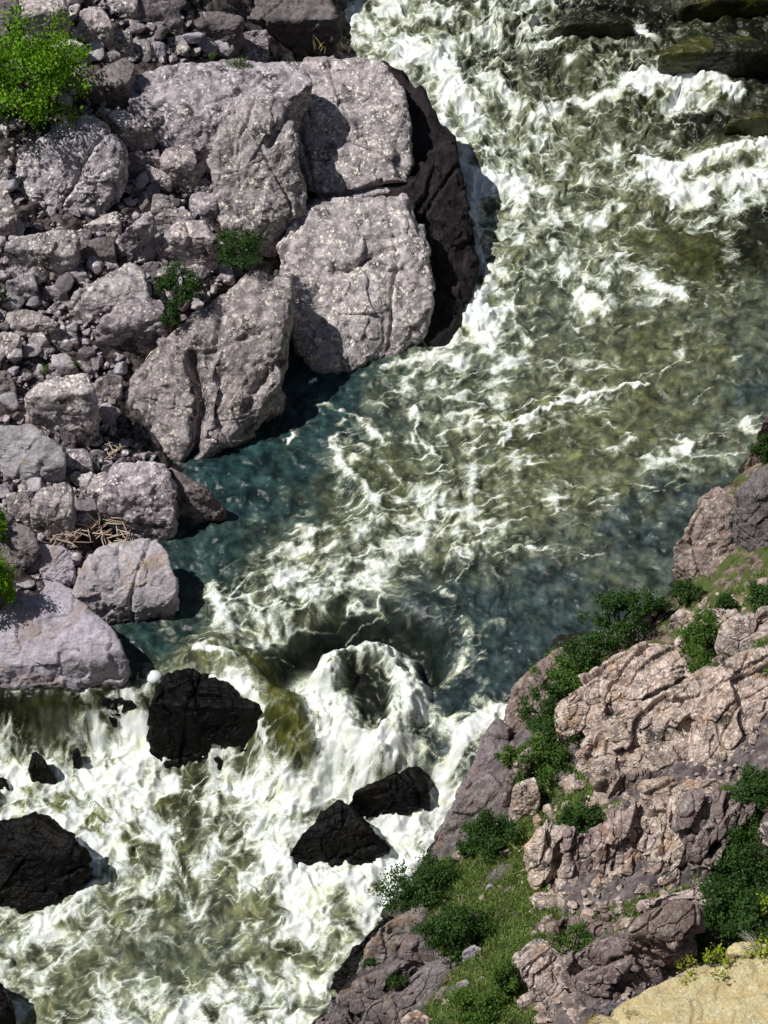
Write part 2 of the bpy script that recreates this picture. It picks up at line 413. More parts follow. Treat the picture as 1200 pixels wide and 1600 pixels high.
TINT = [('T', 330, 800), ('T', 510, 600), ('T', 540, 640), ('T', 400, 700), ('T', 480, 640), ('T', 560, 580), ('T', 300, 900), ('T', 230, 985), ('T', 420, 800), ('T', 350, 750), ('T', 480, 740), ('T', 250, 1000),
        ('G', 700, 150), ('G', 850, 400), ('G', 760, 330), ('G', 880, 500), ('G', 640, 650), ('G', 450, 900), ('G', 600, 880), ('G', 1150, 520), ('G', 640, 580), ('G', 780, 560), ('G', 740, 240),
        ('O', 1000, 560), ('O', 950, 680), ('O', 900, 750), ('O', 680, 90), ('O', 900, 110), ('O', 860, 220), ('K', 1070, 395), ('O', 750, 390), ('O', 600, 740), ('O', 320, 1360), ('O', 180, 1480), ('O', 420, 1440),
        ('O', 1030, 700), ('O', 980, 330), ('O', 1165, 262), ('O', 870, 620), ('O', 820, 700), ('O', 560, 830), ('O', 1000, 620), ('O', 1100, 560), ('O', 690, 800), ('O', 830, 800),
        ('Y', 1100, 108), ('K', 1050, 110), ('Y', 150, 1190), ('Y', 165, 1230), ('K', 450, 1150), ('O', 410, 1110), ('K', 465, 1180), ('Y', 460, 1070), ('O', 340, 1040),
        ('D', 900, 40), ('D', 1100, 30), ('D', 1180, 180), ('D', 1030, 80), ('D', 1185, 380), ('D', 560, 990), ('D', 640, 1000), ('D', 450, 1050), ('D', 580, 1100), ('D', 280, 1240), ('D', 1160, 70), ('D', 960, 50), ('D', 1170, 130),
        ('D', 800, 90), ('D', 1150, 200), ('G', 240, 1490), ('G', 300, 1470), ('D', 90, 1120), ('D', 590, 1140), ('D', 60, 1120), ('D', 110, 1098), ('D', 165, 1092),
        ('B', 1000, 850), ('B', 900, 940), ('B', 750, 1080), ('B', 1180, 590), ('B', 820, 1000), ('B', 700, 1150), ('B', 1080, 770), ('B', 750, 950), ('B', 690, 1060), ('B', 690, 1200), ('B', 860, 900),
        ('G', 1080, 680), ('G', 1150, 660), ('B', 640, 950), ('G', 420, 980), ('D', 500, 985), ('D', 440, 1020), ('D', 660, 1040), ('D', 610, 985), ('D', 850, 60), ('D', 1130, 190), ('G', 1180, 120), ('D', 1190, 330), ('G', 1050, 30), ('D', 250, 1290), ('D', 560, 1150), ('G', 960, 900), ('T', 700, 1010), ('G', 850, 850), ('O', 400, 1340), ('O', 470, 1480), ('O', 60, 1580), ('O', 250, 1300)]
FLOW = [(650, 60, .3, .9), (760, 250, .1, 1), (900, 130, -.9, .3), (1080, 150, -1, .25), (1100, 280, -1, .2), (900, 300, -.6, .8), (850, 450, -.4, .9), (1050, 420, -.9, .3), (720, 480, -.3, 1), (1100, 560, -.9, .45), (900, 640, -1, .4),
        (1100, 700, -1, .35), (750, 620, -.7, .7), (640, 600, -.8, .6), (620, 700, .3, 1), (560, 740, .6, .8), (450, 660, -.7, .7), (370, 760, -.5, .85), (600, 830, -1, .25), (800, 800, -1, .15), (950, 820, -.9, .35),
        (450, 900, -.9, .5), (550, 920, -1, .1), (320, 960, .0, 1), (300, 1030, .9, .3), (380, 1060, .75, .65), (440, 1130, .5, .85), (430, 1030, .1, 1), (560, 965, 1, -.05), (670, 960, .9, .45), (720, 1020, .1, 1), (640, 1150, -.4, .9),
        (850, 920, -.95, .3), (760, 1060, -.5, .85), (700, 1180, -.4, .9), (620, 1060, .3, .9), (520, 1060, -.6, .8), (120, 1160, .1, 1), (200, 1160, -.1, 1), (90, 1250, .8, .3), (220, 1300, .8, .6), (350, 1250, -.7, .7),
        (470, 1210, -.9, .5), (380, 1350, -.6, .8), (560, 1380, -.85, .5), (450, 1500, -.5, .85), (250, 1420, -.4, .9), (150, 1480, -.6, .7), (60, 1560, -1, .2), (300, 1560, -.8, .5), (640, 1310, -.7, .7)]


def line_world(pts, z=0.0):
    p = P([a[0] for a in pts], [a[1] for a in pts], z)
    return [(a, b) for a, b in p[:, :2]]


CRESTS = [  # px lines of breaking crests: (points, width, height, foam)
    ([(960, 70), (1000, 68), (1020, 85)], .35, .35, .8), ([(800, 85), (860, 80), (920, 72)], .3, .4, .5), ([(1000, 135), (1060, 138), (1110, 134), (1150, 155)], .55, .7, 1.0), ([(1010, 150), (950, 165), (890, 165), (830, 200)], .4, .4, .7),
    ([(1000, 258), (1060, 270), (1130, 250), (1200, 235)], .35, .5, 1.0), ([(1060, 310), (1120, 285), (1200, 290)], .4, .4, .7), ([(740, 190), (700, 130), (640, 80)], .6, .4, .8), ([(745, 290), (790, 285), (815, 310)], .5, .5, .9),
    ([(725, 470), (745, 500), (760, 530)], .7, .9, 1.0), ([(900, 455), (930, 470), (945, 490)], .3, .3, .8), ([(1000, 440), (1040, 450), (1070, 470)], .3, .25, .7),
    ([(785, 700), (800, 665), (850, 640), (900, 620), (950, 612), (1010, 600)], .16, .25, .9), ([(800, 665), (770, 655)], .1, .1, .6), ([(785, 700), (840, 705), (900, 690)], .1, .1, .35),
    ([(520, 690), (535, 735), (570, 770), (590, 790)], .28, .3, .7), ([(450, 692), (460, 675)], .12, .1, .9), ([(485, 598), (495, 594)], .14, .1, .9),
    ([(560, 700), (610, 730), (625, 760)], .15, .2, .5), ([(722, 235), (735, 300), (745, 380), (765, 450)], .22, .15, .8), ([(600, 575), (660, 560), (710, 530)], .25, .2, .7), ([(700, 150), (690, 200), (722, 240)], .25, .2, .7), ([(1177, 557), (1120, 590), (1080, 630)], .06, .05, .35), ([(647, 640), (653, 680), (680, 707)], .12, .15, .7), ([(733, 647), (760, 667), (793, 667)], .1, .1, .6),
    ([(507, 633), (553, 653), (600, 693), (613, 700)], .15, .15, .6), ([(633, 593), (667, 567), (713, 553)], .2, .2, .65), ([(800, 567), (853, 553), (907, 527)], .08, .1, .5), ([(827, 420), (800, 473), (807, 513)], .1, .1, .6),
    ([(733, 380), (740, 447), (760, 473)], .15, .15, .7), ([(1000, 593), (1080, 567), (1133, 527)], .08, .1, .4), ([(793, 707), (867, 713), (953, 700)], .07, .1, .4), ([(833, 787), (907, 793), (967, 773)], .07, .1, .4),
    ([(867, 747), (933, 773), (1000, 767)], .07, .1, .4), ([(693, 853), (773, 847), (867, 860), (953, 853)], .08, .1, .45), ([(467, 840), (547, 820), (633, 807), (720, 800)], .16, .15, .55), ([(567, 867), (667, 833), (740, 827)], .12, .1, .5),
    ([(400, 900), (480, 890), (560, 880), (650, 885)], .12, .1, .5), ([(860, 640), (930, 650), (1000, 690)], .07, .1, .4), ([(1000, 715), (1060, 720), (1120, 690)], .1, .1, .4), ([(430, 985), (400, 960), (380, 930)], .12, .1, .5),
([(1130, 660), (1180, 665), (1200, 690)], .4, .1, .4), ([(1030, 770), (1060, 745), (1100, 730)], .2, .15, .4),
    ([(335, 920), (345, 960), (360, 980)], .3, .3, .7), ([(310, 1030), (350, 1035), (400, 1065), (440, 1090), (480, 1140)], .22, .25, .85), ([(330, 1070), (370, 1080), (400, 1100)], .15, .1, .9),
    ([(430, 1080), (440, 1020), (480, 985), (560, 968), (620, 970), (660, 1000)], .10, .15, .6), ([(670, 1055), (720, 1040), (735, 1000), (720, 970)], .25, .1, .55), ([(480, 860), (440, 850), (420, 870)], .25, .2, .6),
    ([(730, 1150), (755, 1125), (775, 1112)], .5, .4, 1.0), ([(640, 1190), (700, 1230), (660, 1310)], .01, .0, .2), ([(675, 1270), (710, 1225), (745, 1185)], .35, .3, .9), ([(620, 1195), (570, 1215), (560, 1235)], .2, .3, .8),
    ([(450, 1350), (480, 1370), (540, 1372), (600, 1345), (650, 1310)], .45, .3, .9), ([(60, 1440), (110, 1425), (145, 1370), (140, 1310)], .35, .2, .6), ([(235, 1200), (260, 1240), (330, 1225), (400, 1180)], .1, .1, .2),
    ([(448, 1350), (480, 1372), (520, 1378), (570, 1360), (606, 1330)], .3, .15, .7), ([(139, 1340), (128, 1400), (80, 1440)], .3, .15, .7), ([(575, 1290), (640, 1290), (672, 1255)], .25, .15, .7), ([(350, 1072), (395, 1100), (412, 1140)], .18, .1, .9),
    ([(740, 940), (690, 925), (715, 905)], .08, .08, .5), ([(660, 900), (560, 905), (480, 930), (440, 950)], .09, .1, .5), ([(900, 870), (950, 865), (1010, 830)], .1, .1, .35), ([(420, 940), (450, 930), (500, 915)], .12, .1, .5),
]
DROP = [(-300, 1110), (60, 1100), (190, 1082), (240, 1085), (330, 1120), (400, 1128), (440, 1140), (480, 1120), (520, 1130), (570, 1190), (620, 1195), (680, 1180), (730, 1200), (760, 1200), (900, 1230)]


def make_water():
    st = 0.05
    x0, x1, y0, y1 = -21.5, 24.0, -24.5, 36.0
    X = np.arange(x0, x1, st, dtype=np.float32); Y = np.arange(y0, y1, st, dtype=np.float32)
    nx, ny = len(X), len(Y)
    gx, gy = np.meshgrid(X, Y); x = gx.ravel(); y = gy.ravel()
    q = np.stack([x, y], -1)
    px, py = proj(np.c_[x, y, np.zeros_like(x)])
    # level: above or below the drop line (plan distance, signed by being past the line in y)
    dl = np.array(line_world(DROP)); yl = np.interp(x, dl[:, 0], dl[:, 1]).astype(np.float32)
    s = y - yl      # >0 upstream
    wdt = 1.1 + 0.9 * sstep(-8, -3, x)
    wdt = np.where(x > 1.0, 2.2, wdt)
    below = 1 - sstep(-wdt, wdt * 0.55, s + 0.25 * fbm(q * 1.2, 3))
    level = -2.1 * below + 0.6 * sstep(14, 34, y)
    # survey position used for authored maps: on the water level
    pz_x, pz_y = proj(np.c_[x, y, level])
    # foam density map (40 px cells)
    grid = np.full((40, 30), -1.0)
    for r, (c0, sv) in FOAM.items():
        for k, ch in enumerate(sv):
            if c0 + k < 30: grid[r, c0 + k] = int(ch) / 9
        row = grid[r]; ok = np.where(row >= 0)[0]
        grid[r] = np.interp(np.arange(30), ok, row[ok])
    def bil(G, cx, cy):
        cx = np.clip(cx, 0, G.shape[1] - 1.001); cy = np.clip(cy, 0, G.shape[0] - 1.001)
        i = cx.astype(int); j = cy.astype(int); u = cx - i; v = cy - j
        u = u * u * (3 - 2 * u); v = v * v * (3 - 2 * v)
        return (G[j, i] * (1 - u) + G[j, i + 1] * u) * (1 - v) + (G[j + 1, i] * (1 - u) + G[j + 1, i + 1] * u) * v
    wob = 14 * np.stack([fbm(q * 0.9 + 50, 3), fbm(q * 0.9 + 90, 3)], -1)
    dens = bil(grid, (pz_x + wob[:, 0]) / 40 - .5, (pz_y + wob[:, 1]) / 40 - .5).astype(np.float32)
    # tint
    tp = np.array([P(a[1], a[2], 0 if a[2] < 1110 else -2.1)[:2] for a in TINT]); tc = np.array([TCOL[a[0]] for a in TINT])
    tw = np.stack([fbm(q * 0.6 + 5, 3), fbm(q * 0.6 + 33, 3)], -1) * 2.6
    num = np.zeros((len(x), 3), np.float32); den = np.zeros(len(x), np.float32)
    for (tx, ty), c in zip(tp, tc):
        w = 1 / ((x + tw[:, 0] - tx) ** 2 + (y + tw[:, 1] - ty) ** 2 + 1.2) ** 1.6
        num += w[:, None] * c.astype(np.float32); den += w
    tint = num / den[:, None]
    tint *= (1 - .5 * np.exp(-(((pz_x - 1080) / 230) ** 2 + ((pz_y - 40) / 120) ** 2) ** 2))[:, None]
    # flow
    fp = np.array([P(a[0], a[1], 0)[:2] for a in FLOW]); f2 = np.array([P(a[0] + a[2] * 20, a[1] + a[3] * 20, 0)[:2] for a in FLOW]) - fp
    f2 /= np.linalg.norm(f2, axis=1)[:, None]
    vx = np.zeros(len(x), np.float32); vy = np.zeros(len(x), np.float32)
    for (ax, ay), (bx_, by_) in zip(fp, f2):
        w = 1 / ((x - ax) ** 2 + (y - ay) ** 2 + 0.6) ** 1.6
        vx += w * bx_; vy += w * by_
    # turbulence in the flow, stronger where foamy
    e = 0.05
    pot = lambda qq: 0.9 * perlin(qq * 0.55 + 7) + 0.10 * perlin(qq * 1.5 + 3)
    dpx = (pot(q + [e, 0]) - pot(q - [e, 0])) / (2 * e); dpy = (pot(q + [0, e]) - pot(q - [0, e])) / (2 * e)
    nrm = np.hypot(vx, vy) + 1e-6
    calm0 = sstep(430, 600, pz_y) * sstep(1120, 1040, pz_y)
    tb = .30 * (1 - .55 * calm0)
    vx = vx / nrm + dpy * tb; vy = vy / nrm - dpx * tb
    nrm = np.hypot(vx, vy) + 1e-6; vx /= nrm; vy /= nrm
    VX = vx.reshape(ny, nx); VY = vy.reshape(ny, nx)

    def samp(A, fx, fy):
        fx = np.clip(fx, 0, nx - 1.001); fy = np.clip(fy, 0, ny - 1.001)
        i = fx.astype(np.int32); j = fy.astype(np.int32); u = fx - i; v = fy - j
        return (A[j, i] * (1 - u) + A[j, i + 1] * u) * (1 - v) + (A[j + 1, i] * (1 - u) + A[j + 1, i + 1] * u) * v

    jj, ii = np.meshgrid(np.arange(ny, dtype=np.float32), np.arange(nx, dtype=np.float32), indexing='ij')

    def lic(srcs, n, step):
        acc = [s_.copy() for s_ in srcs]; cnt = 1
        for sg in (1, -1):
            fx = ii.copy(); fy = jj.copy()
            for k in range(n):
                a = samp(VX, fx, fy); b = samp(VY, fx, fy)
                fx = fx + sg * a * step; fy = fy + sg * b * step
                w = 1 - (k + 1) / (n + 1)
                for m_, s_ in zip(range(len(acc)), srcs): acc[m_] += samp(s_, fx, fy) * w
        return [a / (np.std(a) + 1e-6) for a in acc]

    rg = np.random.default_rng(5)
    n1 = perlin(q * 6.0).reshape(ny, nx) + 0.6 * rg.normal(size=(ny, nx)).astype(np.float32) * .35
    n2 = perlin(q * 2.6 + 40).reshape(ny, nx)
    s1, s2 = lic([n1, n2], 20, 1.6)
    s3, = lic([perlin(q * 1.0 + 80).reshape(ny, nx)], 16, 3.0)
    s1 = s1.ravel(); s2 = s2.ravel(); s3 = s3.ravel()
    # threads of foam: noise carried along the turbulent flow, so that it stretches and folds
    wx = np.stack([fbm(q * 1.1 + 11, 3), fbm(q * 1.1 + 71, 3)], -1)
    spd = 0.85 + .25 * perlin(q * .8 + 21).reshape(ny, nx)
    TX = VX * spd; TY = VY * spd
    tcur = lambda o_: (perlin(q * 1.3 + o_) * .9 + perlin(q * 2.9 + o_ + 7) * .05).reshape(ny, nx)
    P0 = tcur(200.)
    k_ = (.17 * (1 - .65 * calm0)).reshape(ny, nx)
    TX = TX + np.gradient(P0, axis=0) / st * k_; TY = TY - np.gradient(P0, axis=1) / st * k_
    fx = ii.copy(); fy = jj.copy()
    backs = []
    for k in range(22):
        a = samp(TX, fx, fy); b = samp(TY, fx, fy)
        fx = fx - a * 1.6; fy = fy - b * 1.6
        if k in (8, 21): backs.append(np.stack([(x0 + fx * st).ravel(), (y0 + fy * st).ravel()], -1))
    def norm(a): return (a - a.mean()) / a.std()
    web = norm(ridged(backs[0] * 0.62 + 5, 4, 0.55))
    web2 = norm(ridged(backs[1] * 1.4 + 31, 4, 0.58))
    wf = np.stack([fbm(q * 2.4 + 211, 4, gain=.45), fbm(q * 2.4 + 271, 4, gain=.45)], -1)
    ce1 = vor2(backs[0] * [.95, 1.3] + .40 * wx + .10 * wf, 3)
    ce2 = vor2(backs[1] * [1.9, 2.6] + .4 * wx + .16 * wf, 31)
    ce3 = vor2(backs[0] * [4.2, 5.6] + .4 * wx + .35 * wf, 71)
    blob = norm(fbm(backs[0] * 0.9 + 60, 5, gain=.6))
    blob2 = norm(fbm(backs[1] * 2.6 + 160, 4, gain=.6))
    rough = sstep(.35, .85, dens)
    calm = sstep(520, 700, pz_y) * sstep(1120, 1000, pz_y)
    crest_h = np.zeros_like(x); crest_f = np.zeros_like(x)
    wobx = x + 0.35 * fbm(q * 2.2 + 3, 4, gain=.65); woby = y + 0.35 * fbm(q * 2.2 + 23, 4, gain=.65)
    for pts, w_, h_, f_ in CRESTS:
        zc = 0 if np.mean([a[1] for a in pts]) < 1150 else -2.0
        L = line_world(pts, zc)
        d = seg_dist(wobx, woby, L)
        g_ = np.exp(-(d / (w_ * 1.5)) ** 2)
        crest_h = np.maximum(crest_h, g_ * h_ * .5); crest_f = np.maximum(crest_f, f_ * np.exp(-(d / (w_ * .85)) ** 3) + 0.25 * f_ * np.exp(-(d / (w_ * 2.2)) ** 2))
    D = np.clip(dens - .10 * sstep(1120, 1040, pz_y) - .03 + crest_f * .5, 0, 1.15)
    dn = norm(fbm(backs[0] * .7 + 300, 3)); dn2 = norm(fbm(backs[1] * 1.6 + 340, 3))
    calm = sstep(400, 600, pz_y) * sstep(1120, 1020, pz_y)
    ca_, sa_ = math.cos(.36), math.sin(.36)
    rot = lambda b_, k1, k2: np.stack([(b_[:, 0] * ca_ + b_[:, 1] * sa_) * k1, (-b_[:, 0] * sa_ + b_[:, 1] * ca_) * k2], -1)
    es1 = vor2(rot(backs[0], .30, 1.15) + .40 * wx * [.5, 1] + .035 * wf, 203); es2 = vor2(rot(backs[1], .60, 2.4) + .40 * wx + .06 * wf, 231)
    es3 = vor2(rot(backs[0], 1.5, 6.0) + .5 * wx + .10 * wf, 271)
    ce1 = ce1 * (1 - calm) + es1 * calm; ce2 = ce2 * (1 - calm) + es2 * calm; ce3 = ce3 * (1 - calm) + es3 * calm
    def line(ce, w): return np.exp(-(ce / w) ** 2)
    l1 = line(ce1, .035 + .06 * D) * sstep(-1.1, .9, dn + 2.2 * (D - .4))
    l2 = line(ce2, .05 + .10 * D) * sstep(-.9, 1.1, dn2 + 2.4 * (D - .5))
    l3 = line(ce3, .10 + .14 * D) * sstep(-.3, 1.6, dn + 2.6 * (D - .6))
    l0 = sstep(1.35, 2.4, web + .55 * s2 + .9 * (D - .5))
    grain = .5 * blob2 + .35 * s1 + .35 * s2 + .3 * norm(fbm(q * 5.5 + wf, 3))
    haze = sstep(.28, 1.14, D - .06 * calm + .20 * blob + .10 * norm(fbm(q * .9 + 500 + wx * .5, 3)) + .065 * grain * (.5 + .5 * D) * (1 - .3 * calm))
    m_ = sstep(.08, .36, D)
    tint = tint * np.clip(1 - .26 * norm(fbm(backs[0] * 1.1 + 900, 4)) + .10 * blob2, .45, 1.6)[:, None]
    foam = 1 - (1 - .95 * haze) * (1 - (.80 + .15 * calm) * m_ * l1) * (1 - .52 * m_ * l2) * (1 - .26 * m_ * l3) * (1 - .5 * m_ * l0)
    foam = np.maximum(foam, sstep(.5, 1.0, crest_f + .12 * grain))
    foam = foam * sstep(.0, .12, dens + crest_f)
    # heights
    def dome(cx, cy, rx, ry, hh, zc=0, pw=2.0, ang=0):
        c = P(cx, cy, zc); ux = rx * 0.025; uy = ry * 0.025 / math.sin(PITCH)
        a = (x - c[0]) + .35 * wx[:, 0] + .12 * wf[:, 0]; b = (y - c[1]) + .35 * wx[:, 1] + .12 * wf[:, 1]
        ca, sa = math.cos(ang), math.sin(ang)
        r = np.sqrt(((a * ca + b * sa) / ux) ** 2 + ((-a * sa + b * ca) / uy) ** 2)
        return hh * np.exp(-np.power(r, pw))
    amp = 0.08 + 0.12 * rough + 0.14 * sstep(380, 100, pz_y) * sstep(560, 800, pz_x)
    big = norm(fbm(q * 0.42 + wx * 0.3 + 13, 3)); bil_ = norm(1 - np.abs(fbm(backs[0] * 0.9 + 77, 3)))
    h = amp * (0.5 * big + 0.34 * bil_ + .16 * norm(fbm(backs[0] * 2.0 + 7, 3)) ) + .006 * s2 * (.3 + rough)
    xw = x + .22 * wx[:, 0] + .10 * wf[:, 0]; yw = y + .22 * wx[:, 1] + .10 * wf[:, 1]
    def blade(pts, zz, w_): return np.exp(-(seg_dist(xw, yw, line_world(pts, zz)) / w_) ** 4)
    wall = blade([(440, 1068), (462, 1020), (515, 993), (580, 983), (640, 995), (668, 1040)], -.4, .85)
    core = blade([(552, 1045), (575, 1085), (588, 1135)], -.5, .55)
    plume = blade([(508, 1078), (530, 1042), (588, 1022), (632, 1040), (646, 1085), (628, 1140), (600, 1195)], -.6, .65)
    mass = blade([(500, 1085), (480, 1115), (520, 1165), (500, 1210), (420, 1240)], -1.2, 1.15)
    tongue = blade([(400, 1070), (440, 1110), (462, 1165), (468, 1185)], -1.0, .62)
    ring = np.clip(wall - plume * .9, 0, 1)
    h = h * (1 - .8 * ring)
    h += crest_h * (1 + .5 * fbm(q * 2.4 + 99, 3)) + foam * 0.02 + rough * foam * .04 * fbm(q * 3.4 + 9, 4) * 1.6
    # ripples on calmer water
    h += 0.035 * fbm(np.stack([x * 1.2, y * 3.4], -1) + wx, 3) * (1 - rough)
    z = level + h

    z += dome(1090, 95, 110, 50, .5) + dome(950, 45, 80, 35, 0.3) + dome(1100, 20, 120, 25, .5) + dome(1170, 180, 40, 40, -.7) + dome(900, 110, 70, 40, .6) + dome(800, 85, 45, 20, -.5)
    z += dome(1060, 395, 60, 30, .4) + dome(575, 745, 45, 25, .35, ang=-.8) + dome(1100, 170, 90, 25, -.3)
    # the hole: ring-shaped dip with a foaming mound in its middle
    z -= 1.5 * np.exp(-(seg_dist(x, y, line_world([(455, 1075), (480, 1030), (540, 1004), (605, 1000), (650, 1025), (662, 1055)], -.8)) / 1.0) ** 2)
    z += 0.9 * plume * (1 + .35 * fbm(q * 2.2 + 70, 3)) + .35 * mass * (1 + .8 * fbm(q * 1.6 + 170, 3)) - .35 * core
    # smooth olive tongue sliding into the lower pool
    tg = line_world([(330, 1050), (400, 1090), (445, 1140), (470, 1180)], -0.8)
    z += 0.85 * np.exp(-(seg_dist(x, y, tg) / 1.0) ** 2)
    # smooth faces: no foam
    def kill(cx, cy, rx, ry, amt, zc=0, ang=0): return 1 - amt * dome(cx, cy, rx, ry, 1, zc, 4, ang)
    keep = kill(1095, 95, 95, 30, .95) * kill(960, 35, 80, 26, .85) * kill(1120, 30, 110, 30, .7) * kill(1170, 180, 30, 32, .95) * 1.0
    keep *= kill(583, 745, 30, 16, .9, 0, -.8) * kill(1070, 395, 40, 22, .8) * kill(1165, 262, 14, 9, .8)
    keep *= kill(800, 95, 30, 12, .8) * kill(75, 1110, 42, 22, .8, -.5) * kill(850, 30, 30, 20, .5)
    foam = foam * keep * (1 - .93 * ring * (1 - .7 * l1))
    tint = tint * (1 - .95 * ring[:, None]) + np.array([.009, .014, .011], np.float32) * .95 * ring[:, None]
    foam = foam * (1 - .9 * tongue * (1 - .4 * l1))
    foam = np.maximum(foam, plume * sstep(-2.4, .2, grain) * .97)
    foam = np.maximum(foam, mass * sstep(-2.8, -.2, grain) * .97 * (1 - tongue))
    foam = foam * (1 - .9 * core * sstep(1.6, -.4, grain + .8 * s2))
    for c_, m__ in (((.010, .012, .009), core), ((.085, .09, .018), tongue)):
        tint = tint * (1 - .9 * m__[:, None]) + np.array(c_, np.float32) * .9 * m__[:, None]
    fall = sstep(-9.9 - 2.2, -9.2 - 2.2, x) * 0
    foam = np.clip(foam, 0, 1)
    V = np.stack([x, y, z], -1)
    # keep only where the water is above the ground
    t = terrain(x[::1], y[::1], False)
    vis = (z > t - 0.5).reshape(ny, nx)
    i = (np.arange(ny - 1)[:, None] * nx + np.arange(nx - 1)[None, :])
    ok = vis[:-1, :-1] | vis[1:, 1:] | vis[1:, :-1] | vis[:-1, 1:]
    i = i[ok]
    F = np.stack([i, i + 1, i + nx + 1, i + nx], -1)
    used = np.zeros(len(V), bool); used[F.ravel()] = True
    remap = np.cumsum(used) - 1
    V = V[used]; F = remap[F]
    me = mesh_np('river_water', V, F)
    a = me.attributes.new('foam', 'FLOAT', 'POINT'); a.data.foreach_set('value', foam[used].astype(np.float32))
    c = np.ones((int(used.sum()), 4), np.float32); c[:, :3] = tint[used]
    b = me.attributes.new('water_tint', 'FLOAT_COLOR', 'POINT'); b.data.foreach_set('color', c.ravel())
    m, nt = newmat('river_water'); g = NT(nt)
    pos = g.n('ShaderNodeNewGeometry').outputs['Position']
    fa = g.n('ShaderNodeAttribute', attribute_name='foam').outputs['Fac']
    tcn = g.n('ShaderNodeAttribute', attribute_name='water_tint').outputs['Color']
    fine = g.noise(pos, 9, 6, 0.65, .2); mid = g.noise(pos, 2.2, 5, .6, .3)
    f = g.math('ADD', fa, g.math('MULTIPLY', g.math('SUBTRACT', fine, 0.5), g.ramp(fa, 0.0, .4, .06, .38)))
    vfo = g.n('ShaderNodeTexVoronoi', inp={'Vector': pos, 'Scale': 13.0, 'Randomness': 1.0}).outputs['Distance']
    f = g.math('SUBTRACT', f, g.math('MULTIPLY', g.math('SUBTRACT', g.ramp(vfo, .1, .75), .45), g.ramp(fa, .15, .5, 0, .20)))
    body = g.mix(g.ramp(mid, .35, .68), g.mix(1.0, tcn, (0.50, .54, .56), 'MULTIPLY'), g.mix(1.0, tcn, (1.35, 1.3, 1.2), 'MULTIPLY'))
    c1 = g.mix(g.ramp(f, 0.02, 0.42), body, g.mix(.45, body, (0.28, 0.31, 0.23)))
    c1 = g.mix(g.ramp(f, 0.25, 0.72), c1, (0.46, 0.50, 0.42))
    c2 = g.mix(g.ramp(f, 0.55, 0.98), c1, (0.80, 0.84, 0.83))
    c3 = g.mix(g.ramp(g.noise(pos, 1.1, 5, .6), .50, .68, 0, .45), c2, g.mix(1.0, c2, (.95, .92, .58), 'MULTIPLY'))
    ro = g.ramp(f, 0.05, 0.5, 0.36, 0.8)
    b1 = g.n('ShaderNodeBump', inp={'Strength': 0.3, 'Distance': 0.08, 'Height': mid})
    b2 = g.n('ShaderNodeBump', inp={'Strength': 0.3, 'Distance': 0.03, 'Height': fine, 'Normal': b1.outputs[0]})
    bs = g.n('ShaderNodeBsdfPrincipled', inp={'Base Color': c3, 'Roughness': ro, 'IOR': 1.33, 'Specular IOR Level': .38, 'Normal': b2.outputs[0]})
    out = g.n('ShaderNodeOutputMaterial'); nt.links.new(bs.outputs[0], out.inputs[0])
    o = link('river', me, m); tag(o, kind='structure')


make_water()

# ------------------------------------------------------------------ rocks
_SPH = {}


def sphere(lvl):
    if lvl not in _SPH:
        bm = bmesh.new(); bmesh.ops.create_icosphere(bm, subdivisions=lvl, radius=1)
        V = np.array([v.co[:] for v in bm.verts]); F = np.array([[v.index for v in f.verts] for f in bm.faces]); bm.free()
        _SPH[lvl] = (V, F)
    return _SPH[lvl]


